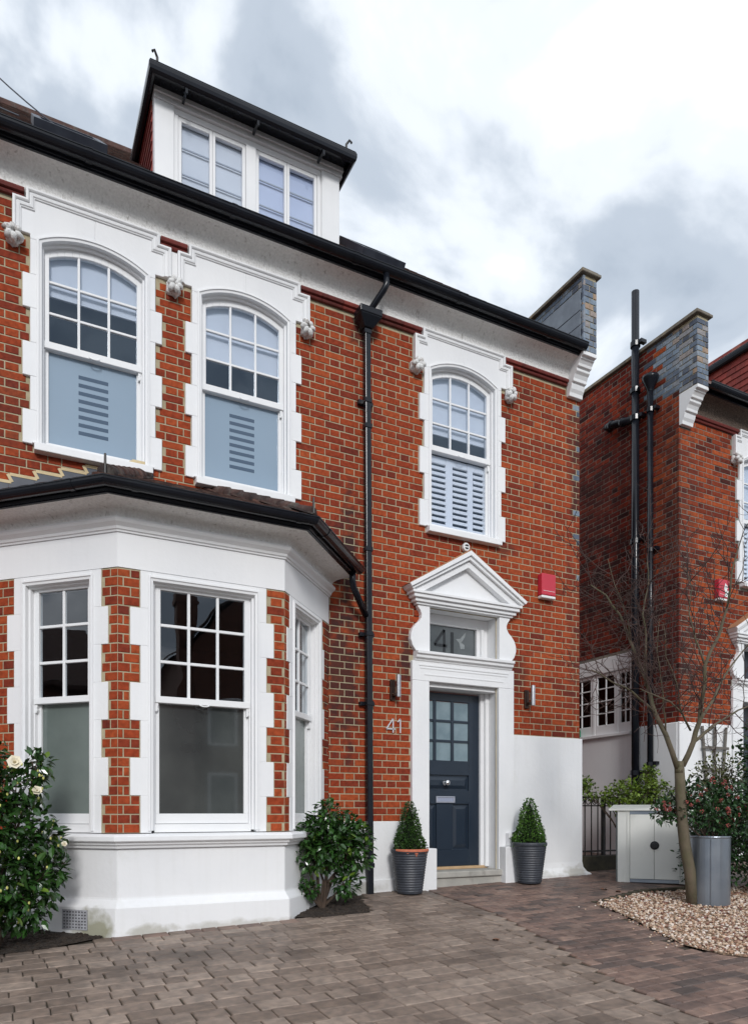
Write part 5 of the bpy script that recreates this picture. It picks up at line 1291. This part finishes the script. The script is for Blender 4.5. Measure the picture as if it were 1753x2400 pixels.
# ================================================================== CAMELLIAS
def camellia(name, base, clumps, nleaf, Ls, label, seed, flowers, cat='shrub', stems=4, single=220):
    r = random.Random(seed); e_ = empty(name, base); B = Vector(base); st = MB(); ends = []
    for (c, rad) in clumps:
        c = Vector(c) - B; m = Vector((c.x * .35 + r.uniform(-.05, .05), c.y * .35 + r.uniform(-.05, .05), c.z * .5))
        st.tube([(r.uniform(-.02, .02), r.uniform(-.02, .02), 0), m, c * .8 + m * .2, c], [.016, .012, .008, .004], 6)
        for k in range(6):
            d = rvec(r); st.tube([c * .75 + m * .25, c + d * rad * .5, c + d * rad * .9], [.006, .004, .002], 5)
    st.build('stems', MT['stem'], e_)
    items = []; tot = sum(q[1] ** 2 for q in clumps)
    for (c, rad) in clumps:
        c = Vector(c) - B; k = int(nleaf * rad ** 2 / tot)
        for i in range(k):
            d = rvec(r); q = r.random() ** .42; p = c + Vector((d.x, d.y, d.z * .95)) * rad * q
            if p.z + B.z < gz(B.x + p.x, B.y + p.y) + .05: continue
            ld = d * .7 + rvec(r) * .8 + Vector((0, 0, -.1)); items.append((p, ld, Vector((0, 0, 1)) + rvec(r) * .6, r.uniform(*Ls), 1 if r.random() < .035 else 0))
    items.sort(key=lambda t: (t[0] + B - Vector(CAM)).length)
    rest = MB(); vis = 0
    for (p, ld, up, L_, mi) in items:
        pp_ = proj(p + B)
        if vis < single and pp_ and 0 < pp_[0] < 1753 and 0 < pp_[1] < 2400:
            mb = MB(); leaf(mb, (0, 0, 0), ld, up, L_, L_ * .52); o = mb.build('leaf', MT['cam_leaf_new'] if mi else MT['cam_leaf'], e_, smooth=False); o.location = p; vis += 1
        else: leaf(rest, p, ld, up, L_, L_ * .52, mi=mi)
    tag(rest.build('foliage', [MT['cam_leaf'], MT['cam_leaf_new']], e_), kind='stuff')
    for (p, s_) in flowers:
        p = Vector(p) - B; mb = MB(); nd = (Vector(CAM) - B - p).normalized() + Vector((0, 0, .4)); nd.normalize(); a_ = nd.orthogonal().normalized(); b_ = nd.cross(a_)
        for ringn, (rad, tilt, cnt) in enumerate(((.05, .25, 6), (.038, .7, 5), (.022, 1.2, 4))):
            for k in range(cnt):
                an = 6.283 * (k + .5 * ringn) / cnt + r.uniform(-.15, .15); dd = (a_ * math.cos(an) + b_ * math.sin(an)) * math.cos(tilt) + nd * math.sin(tilt); leaf(mb, p, dd, nd, rad * s_, rad * s_ * 1.25, curl=-.12)
        mb.build('flower', MT['petal'], e_, smooth=True)
    return tag(e_, label, cat)
cb0 = (-6.55, -.95, gz(-6.55, -.95))
camL = camellia('camellia', cb0, [((-6.55, -1.0, .35), .36), ((-6.30, -.95, .30), .22), ((-6.75, -1.05, .75), .36), ((-6.40, -.95, .72), .26), ((-6.22, -.92, .62), .16), ((-6.65, -1.0, 1.05), .26), ((-6.38, -.95, 1.02), .18), ((-6.25, -.92, 1.18), .12), ((-6.62, -1.0, 1.28), .16), ((-6.17, -.9, .42), .14), ((-6.7, -1.1, .15), .25), ((-6.35, -.95, .1), .18)],
    3600, (.06, .095), 'glossy camellia bush with cream flowers left of the bay', 4,
    [((-6.42, -1.16, 1.20), 1.15), ((-6.27, -1.10, 1.0), .8), ((-6.08, -1.02, .60), .5)])
mb = MB(); r_ = random.Random(9)
B_ = Vector(cb0)
for i in range(70):
    c, rad = r_.choice([((-6.55, -1.0, .35), .36), ((-6.75, -1.05, .75), .36), ((-6.40, -.95, .72), .26), ((-6.65, -1.0, 1.05), .26), ((-6.38, -.95, 1.02), .18), ((-6.25, -.92, .62), .16)])
    d = rvec(r_); d.y = -abs(d.y); p = Vector(c) - B_ + d * rad * 1.0; s = .009
    mb.add([p + Vector((a * s, b * s, c_ * s * 1.5)) for a, b, c_ in ico], icf)
tag(mb.build('buds', MT['bud'], camL), kind='stuff')
cb1 = (-3.78, -.60, gz(-3.78, -.6))
camellia('camellia', cb1, [((-3.68, -.62, .55), .27), ((-3.48, -.60, .45), .22), ((-3.88, -.64, .45), .20), ((-3.72, -.62, .80), .16), ((-3.52, -.6, .70), .15), ((-3.38, -.62, .62), .12), ((-3.95, -.66, .12), .10), ((-3.55, -.66, .17), .14), ((-3.99, -.68, .62), .08), ((-3.85, -.62, .70), .14)],
    2300, (.055, .085), 'small camellia bush without flowers between bay and black downpipe', 6, [])
# ================================================================== THINGS BY THE SIDE PASSAGE
# steel bin cabinet
ce = empty('bin_cabinet', (-.02, -.66, gz(-.02, -.66) - .005)); cl_ = .80; eu = Vector((.64, -.77, 0)).normalized()
ce.rotation_euler = (0, 0, math.atan2(eu.y, eu.x)); L = Frame(0, 0, 1, 0)
mb = MB(); mb.fbox(L, .0, cl_, -.55, -.004, .02, .83); mb.build('carcass', MT['cab_side'], ce)
mb = MB(); mb.fbox(L, -.02, -.0005, -.55, -.03, 0, .825); mb.build('side_panel', MT['cab_side'], ce, bevel=.004)
for (a, b) in ((.0, .135), (cl_ - .125, cl_)):
    mb = MB(); mb.fbox(L, a, b, -.0035, .012, 0, .84); mb.fbox(L, a + (.105 if a < .1 else 0), a + (.118 if a < .1 else .013), .0121, .022, 0, .838); mb.build('front_panel', MT['cab'], ce, bevel=.004)
for i in range(2):
    a = .138 + i * .269; mb = MB(); mb.fbox(L, a, a + .267, -.002, .009, .045, .80); mb.build('door', MT['cab'], ce, bevel=.006, seg=2)
mb = MB(); mb.fbox(L, .136, cl_ - .126, -.003, .010, .005, .042); mb.build('bottom_rail', MT['zinc'], ce)
mb = MB(); mb.fbox(L, .136, cl_ - .126, -.003, .006, .802, .84); mb.build('top_rail', MT['zinc'], ce)
mb = MB(); mb.hexa([L(-.10, .035, .842), L(cl_ + .03, .035, .842), L(cl_ + .03, -.60, .90), L(-.10, -.60, .90), L(-.10, .035, .866), L(cl_ + .03, .035, .866), L(cl_ + .03, -.60, .92), L(-.10, -.60, .92)]); mb.build('lid', MT['cab'], ce, bevel=.006, seg=2)
mb = MB(); mb.lathe(0, 0, [(0, 0), (.05, 0), (.05, .008), (.034, .012), (.03, .03), (.0, .034)], 18); kb2 = mb.build('lock_knob', MT['black_matt'], ce); kb2.location = L(.41, .008, .44); kb2.rotation_euler = (R(90), 0, 0)
tag(ce, 'pale grey steel bin cabinet with double doors by the railings', 'cabinet')
# tall zinc planter with viburnum
px_, py_ = -.27, -2.12; pz = gz(px_, py_)
pe = empty('zinc_planter', (px_, py_, pz)); mb = MB(); mb.lathe(0, 0, [(.0, 0), (.178, 0), (.182, .01), (.186, .66), (.192, .672), (.19, .682), (.178, .682), (.175, .62), (0, .62)], 44); mb.build('body', MT['zinc'], pe, smooth=False, bevel=.002)
mb = MB(); a = math.atan2(CAM[1] - py_, CAM[0] - px_) + R(2); ro = .188
mb.tube([(ro * math.cos(a), ro * math.sin(a), .01), (ro * math.cos(a), ro * math.sin(a), .67)], .006, 6); mb.build('seam', MT['zinc'], pe)
for (q,) in ((.0,),):
    mb = MB(); mb.lathe(0, 0, [(.1735, .625), (0, .63)], 24); mb.build('soil', MT['soil'], pe)
tag(pe, 'tall cylindrical zinc planter standing on the gravel edge', 'planter')
def bush(name, base, clumps, n, Ls, lm, label, seed, cat='shrub', extra=None, ratio=.55, stems=True):
    r = random.Random(seed); B = Vector(base); e_ = empty(name, base); st = MB()
    for (c, rad) in clumps:
        c = Vector(c) - B
        st.tube([(r.uniform(-.03, .03), r.uniform(-.03, .03), 0), (c.x * .4, c.y * .4, c.z * .5), c], [.012, .008, .004], 5)
        for k in range(7): d = rvec(r); st.tube([c * .8, c + d * rad * .55, c + d * rad * .95], [.005, .003, .0015], 4)
    st.build('stems', MT['stem'], e_)
    mb = MB(); tot = sum(q[1] ** 2 for q in clumps)
    for (c, rad) in clumps:
        c = Vector(c) - B
        for i in range(int(n * rad ** 2 / tot)):
            d = rvec(r); p = c + d * rad * r.random() ** .45
            if p.z + B.z < .0: continue
            L_ = r.uniform(*Ls); leaf(mb, p, d * .8 + rvec(r) * .8, Vector((0, 0, 1)) + rvec(r) * .7, L_, L_ * ratio)
    tag(mb.build('foliage', MT[lm], e_), kind='stuff')
    if extra:
        em, k, s = extra; mb = MB()
        for i in range(k):
            c, rad = r.choice(clumps); d = rvec(r); d.y = -abs(d.y); d.z = abs(d.z) * .9; p = Vector(c) - B + d * rad * .98
            for j in range(9): q = p + rvec(r) * s * 2.2; mb.add([q + Vector((a_ * s, b_ * s, c_ * s)) for a_, b_, c_ in ico], icf)
        tag(mb.build('flower_buds', MT[em], e_), kind='stuff')
    return tag(e_, label, cat)
bush('viburnum', (px_, py_, pz + .6), [((-.30, -2.12, .82), .20), ((-.02, -2.05, .86), .24), ((-.55, -2.0, .90), .17), ((-.72, -1.95, .84), .12), ((.22, -2.1, .92), .24), ((-.35, -1.95, 1.0), .17), ((-.05, -2.0, 1.05), .16), ((.1, -2.2, .78), .16), ((-.12, -2.15, .70), .13)],
     3000, (.035, .06), 'dark_leaf', 'viburnum with clusters of pink buds growing in the zinc planter', 21, extra=('berry', 62, .007))
bush('evergreen_shrub', (1.35, -.9, gz(1.35, -.9)), [((1.30, -.95, 1.0), .34), ((1.05, -1.0, .95), .28), ((1.55, -.9, 1.05), .32), ((1.2, -.95, 1.28), .24), ((1.5, -.9, 1.38), .24), ((1.7, -.95, 1.3), .2), ((1.1, -1.1, .6), .36), ((1.5, -1.1, .6), .36)],
     3000, (.03, .055), 'olive_leaf', 'olive and yellow-green shrub below the trellis', 22)
bush('dark_hedge', (.95, -2.0, gz(.95, -2.0)), [((.75, -1.95, 1.45), .28), ((.72, -2.0, 1.05), .3), ((.7, -2.05, .65), .34), ((.78, -2.1, .25), .34), ((1.1, -2.0, 1.55), .32), ((1.1, -2.1, 1.0), .4), ((1.15, -2.2, .5), .4), ((.35, -1.75, .35), .3), ((.35, -1.7, .65), .28), ((1.4, -2.3, 1.4), .4), ((.9, -1.9, 1.75), .2)],
     9000, (.04, .07), 'dark_leaf', 'tall dark green hedge at the right edge of the drive', 23, cat='hedge')
bush('low_evergreen', (.75, -1.35, gz(.75, -1.35)), [((.55, -1.35, .3), .3), ((.85, -1.3, .4), .36), ((.6, -1.4, .65), .24), ((1.1, -1.4, .5), .4), ((.2, -1.75, .12), .16)], 3000, (.035, .06), 'dark_leaf', 'low dark evergreen between the bin cabinet and zinc planter', 24)
# railings on a low dark wall across the passage
fe = empty('railings', (.9, .2, gz(.9, .2))); FB = Frame(0, .2, 1, 0)
def fpart(nm, mb, m='iron'):
    o = mb.build(nm, MT[m], fe); o.matrix_parent_inverse = Matrix.Translation(-Vector(fe.location)); return o
mb = MB(); mb.fbox(FB, .012, 1.775, -.11, .11, -.1, .27); fpart('low_wall', mb, 'edging')
mb = MB(); mb.fbox(FB, .012, 1.775, -.02, .02, 1.03, 1.05); fpart('rail', mb)
mb = MB(); mb.fbox(FB, .012, 1.775, -.018, .018, .92, .936); fpart('rail', mb)
mb = MB(); mb.fbox(FB, .012, 1.775, -.02, .02, .32, .34); fpart('rail', mb)
for i in range(16):
    x = .055 + i * .112; mb = MB(); mb.tube([FB(x, 0, .272), FB(x, 0, 1.04)], .0095, 6); fpart('bar', mb)
for x in (.60, 1.76):
    mb = MB(); mb.fbox(FB, x - .02, x + .02, -.022, .022, .271, 1.07); fpart('post', mb)
for i in range(4):
    x = .167 + i * .112; z = .985; mb = MB(); mb.tube([FB(x - .056 + .04 * math.cos(a), 0, z + .04 * math.sin(a)) for a in [k * .698 for k in range(10)]], .006, 5); fpart('scroll', mb)
tag(fe, 'black iron railings on a low wall across the side passage', 'railings')
bush('climbing_shrub', (1.0, .12, .3), [((.22, .1, 1.12), .14), ((.14, .1, 1.22), .10), ((.55, .1, 1.04), .13), ((.72, .08, 1.10), .16), ((.95, .08, 1.14), .17), ((1.15, .05, 1.16), .18), ((1.3, .05, 1.24), .17), ((1.5, .05, 1.12), .18), ((.8, .05, .93), .15), ((1.1, .05, .9), .16), ((1.4, .05, .92), .17), ((1.25, .02, 1.4), .10)],
     1900, (.035, .06), 'ivy_leaf', 'bright green climber trailing along the black railings', 25, cat='climber', ratio=.7)
# ---- bare tree standing in the gravel
def pix(x, y, Y):
    s, c = math.sin(AL), math.cos(AL); u = (x - PCX) / FPX; v = (YH - y) / FPX; d = (s + u * c, c - u * s, v); t = (Y - CAM[1]) / d[1]
    return Vector((CAM[0] + t * d[0], Y, CAM[2] + t * d[2]))
te = empty('bare_tree', (-.46, -2.06, gz(-.46, -2.06)))
rt = random.Random(12); trunk = MB(); tw = MB(); T0 = Vector(te.location)
limbs = []
def grow(pts, r0, r1, lvl, mb):
    n = len(pts); mb.tube([p - T0 for p in pts], [r0 + (r1 - r0) * i / (n - 1) for i in range(n)], 8 if lvl == 0 else 6 if lvl == 1 else 4, cap=lvl < 2)
def wander(p, d, L, n, bend, lift):
    pts = [p.copy()]; d = d.normalized()
    for i in range(n):
        d = (d + rvec(rt) * bend + Vector((0, 0, lift))).normalized(); p = p + d * L / n; pts.append(p.copy())
    return pts
def twigs(pts, r, lvl, dens, L):
    n = len(pts)
    for i in range(1, n):
        for k in range(dens):
            if rt.random() < .2: continue
            t = rt.random(); p = pts[i - 1].lerp(pts[i], t); d = (pts[i] - pts[i - 1]).normalized()
            side = rvec(rt); side = (side - d * side.dot(d)).normalized()
            dd = d * rt.uniform(.35, .9) + side * .85; dd.y *= .8
            l = L * rt.uniform(.55, 1.2); q = wander(p, dd, l, 5, .30, .06); rr_ = max(r * .6, (.0046, .0031, .0021)[lvl])
            grow(q, rr_, rr_ * .5, 2, tw)
            if lvl < 1 or (lvl < 2 and rt.random() < .35): twigs(q, rr_, lvl + 1, 1, L * .48)
H = [  # main limbs traced as they lean out from the fork: (x, y on the photograph, depth Y)
    ([(1587, 1800, -2.06), (1560, 1722, -2.04), (1535, 1672, -2.0), (1522, 1622, -1.95), (1500, 1560, -1.9), (1478, 1505, -1.85), (1452, 1440, -1.8), (1420, 1395, -1.75), (1385, 1372, -1.7)], .030, .007),
    ([(1535, 1672, -2.0), (1500, 1640, -2.1), (1462, 1610, -2.15), (1420, 1590, -2.2), (1385, 1570, -2.2)], .014, .004),
    ([(1515, 1610, -1.95), (1512, 1560, -2.05), (1514, 1500, -2.1), (1506, 1440, -2.15), (1520, 1370, -2.2), (1515, 1310, -2.25)], .014, .004),
    ([(1478, 1505, -1.85), (1470, 1450, -1.9), (1440, 1370, -1.95), (1425, 1310, -2.0)], .010, .003),
    ([(1600, 1795, -2.06), (1625, 1740, -2.1), (1640, 1690, -2.15), (1648, 1625, -2.2), (1652, 1560, -2.25), (1685, 1490, -2.3), (1705, 1420, -2.35), (1715, 1340, -2.4), (1735, 1270, -2.4)], .032, .006),
    ([(1625, 1740, -2.1), (1655, 1715, -2.0), (1690, 1690, -1.95), (1730, 1665, -1.9), (1775, 1650, -1.85)], .018, .007),
    ([(1640, 1690, -2.15), (1672, 1640, -2.05), (1695, 1590, -2.0), (1730, 1540, -1.95), (1775, 1480, -1.9)], .016, .005),
    ([(1618, 1712, -2.1), (1600, 1675, -2.2), (1570, 1645, -2.3), (1530, 1628, -2.35), (1500, 1615, -2.4)], .012, .004),
    ([(1600, 1675, -2.2), (1592, 1640, -2.25), (1585, 1600, -2.3), (1560, 1540, -2.35), (1555, 1460, -2.4)], .009, .003),
    ([(1652, 1560, -2.25), (1630, 1500, -2.2), (1615, 1440, -2.15), (1622, 1380, -2.1), (1600, 1320, -2.1)], .011, .003),
    ([(1560, 1722, -2.04), (1555, 1660, -2.1), (1548, 1590, -2.15), (1540, 1530, -2.2), (1545, 1450, -2.25)], .010, .003)]
base_ = [pix(1624, 2120, -2.06), pix(1618, 2050, -2.06), pix(1605, 1980, -2.06), pix(1596, 1900, -2.06), pix(1594, 1840, -2.06), pix(1592, 1798, -2.06)]
base_[0].z = gz(-.46, -2.06) - .03
grow(base_, .058, .046, 0, trunk); trunk.tube([pix(1592, 1812, -2.06) - T0, pix(1592, 1785, -2.06) - T0], [.046, .038], 10)
trunk.build('trunk', MT['bark'], te, smooth=True)
for (pl, r0, r1) in H:
    pts = [pix(*q) for q in pl]; fine = [pts[0]]
    for a, b in zip(pts, pts[1:]): fine += [a.lerp(b, .5) + rvec(rt) * .010, b]
    lb_ = MB(); grow(fine, r0, r1, 1, lb_); lb_.build('limb', MT['bark'], te, smooth=True)
    twigs(fine[len(fine) // 4:], r1 * 1.2, 0, 2, .60)
tag(tw.build('twigs', MT['twig'], te), kind='stuff')
tag(te, 'bare multi-stemmed tree leaning over the gravel, without leaves', 'tree')
# overhead cables above the roof
def cable(a, b, sag, label):
    A, B = Vector(a), Vector(b); pts = [A.lerp(B, t / 16) - Vector((0, 0, sag * 4 * (t / 16) * (1 - t / 16))) for t in range(17)]
    mb = MB(); mb.tube(pts, .007, 5); return tag(mb.build('overhead_cable', MT['cable']), label, 'cable', 'overhead cables')
cable(pix(147, 306, .35), pix(-420, -330, 3.2), .25, 'longer dark cable slanting down to the roof beside the dormer')
cable(pix(45, 270, .3), pix(-300, 30, 2.6), .12, 'shorter dark cable reaching the roof at the left edge')
# dry leaves lying on the bricks
for i, (x, y) in enumerate(((-.62, -1.02), (-.55, -1.22), (-3.05, -2.4))):
    mb = MB(); a = rt.uniform(0, 6.28); leaf(mb, (0, 0, .006), (math.cos(a), math.sin(a), .15), (0, 0, 1), .075, .06, curl=.3); leaf(mb, (.01, .01, .008), (math.cos(a + 1), math.sin(a + 1), .35), (0, 0, 1), .05, .045, curl=.2)
    o = mb.build('dry_leaf', MT['dry_leaf']); o.location = (x, y, gz(x, y)); tag(o, ('curled brown leaf nearest the bin cabinet', 'curled brown leaf beside the edging kerb tip', 'curled brown leaf alone on the grey paving blocks')[i], 'leaf', 'dry leaves on the paving')
# ================================================================== HOUSES REFLECTED IN THE PANES
def far_house(name, x0, x1, y0, y1, ze, zr, chim, label, gable_x=True, m='brick_opp'):
    e_ = empty(name, ((x0 + x1) / 2, (y0 + y1) / 2, -.6)); B = Vector(e_.location)
    def part(nm, mb, mm):
        o = mb.build(nm, MT[mm], e_); o.matrix_parent_inverse = Matrix.Translation(-B); return o
    mb = MB(); mb.box(x0, x1, y0, y1, -.6, ze)
    ym = (y0 + y1) / 2; xm = (x0 + x1) / 2
    if gable_x: mb.add([(x0, y0, ze), (x0, y1, ze), (x0, ym, zr), (x1, y0, ze), (x1, y1, ze), (x1, ym, zr)], [(0, 2, 1), (3, 4, 5)])
    else: mb.add([(x0, y0, ze), (x1, y0, ze), (xm, y0, zr), (x0, y1, ze), (x1, y1, ze), (xm, y1, zr)], [(0, 1, 2), (3, 5, 4)])
    part('wall', mb, m)
    mb = MB()
    if gable_x:
        for sg, ya in ((-1, y0 - .35), (1, y1 + .35)):
            mb.add([(x0 - .2, ya, ze - .1), (x1 + .2, ya, ze - .1), (x1 + .2, ym, zr + .1), (x0 - .2, ym, zr + .1), (x0 - .2, ya, ze + .05), (x1 + .2, ya, ze + .05), (x1 + .2, ym, zr + .25), (x0 - .2, ym, zr + .25)], [(0, 1, 2, 3), (4, 5, 6, 7), (0, 1, 5, 4), (0, 3, 7, 4), (1, 2, 6, 5)])
    else:
        for xa in (x0 - .35, x1 + .35):
            mb.add([(xa, y0 - .3, ze - .1), (xa, y1 + .3, ze - .1), (xm, y1 + .3, zr + .1), (xm, y0 - .3, zr + .1), (xa, y0 - .3, ze + .05), (xa, y1 + .3, ze + .05), (xm, y1 + .3, zr + .25), (xm, y0 - .3, zr + .25)], [(0, 1, 2, 3), (4, 5, 6, 7), (0, 1, 5, 4), (0, 3, 7, 4), (1, 2, 6, 5)])
    rf = part('roof', mb, 'tile')
    for (cx_, cy_, zt) in chim:
        mb = MB(); mb.box(cx_ - .32, cx_ + .32, cy_ - .3, cy_ + .3, ze - 2, zt); mb.box(cx_ - .38, cx_ + .38, cy_ - .36, cy_ + .36, zt - .35, zt - .2); c = part('chimney', mb, m)
        for k in (-.16, .16): mb = MB(); mb.lathe(cx_ + k, cy_, [(.12, zt), (.10, zt + .4), (.12, zt + .45)], 12); part('chimney_pot', mb, 'terracotta')
    yf = y1 if y1 < 0 else y0; sg = 1 if y1 < 0 else -1
    n = max(2, int((x1 - x0) / 2.2))
    for lv, (za, zb) in enumerate(((.6, 2.3), (3.6, 5.2))):
        for i in range(n):
            xa = x0 + (i + .5) * (x1 - x0) / n
            mb = MB(); mb.box(xa - .6, xa + .6, min(yf, yf + sg * .06), max(yf, yf + sg * .06), za - .1, zb + .12); f_ = part('window', mb, 'white')
            mb = MB(); mb.box(xa - .48, xa + .48, min(yf + sg * .061, yf + sg * .07), max(yf + sg * .061, yf + sg * .07), za, zb); part('pane', mb, 'dark_glass')
    return tag(e_, label, 'house', 'houses out of view that show in the panes')
far_house('terrace_house', .15, 6.8, -31, -23, 7.5, 11.3, [(-.12, -23.4, 9.4)], 'brick house with tall chimney across the street, mirrored in the bay', gable_x=False)
far_house('terrace_house', -13.5, -6.5, -31, -23, 5.6, 8.6, [(-12.6, -27, 9.8)], 'lower brick house across the street, left of the chimneyed one')
far_house('terrace_house', -34, -25, -3.5, 8, 5.0, 7.6, [(-27, 3, 8.6)], 'brick house further left along the street, mirrored in the bay flank', gable_x=False)
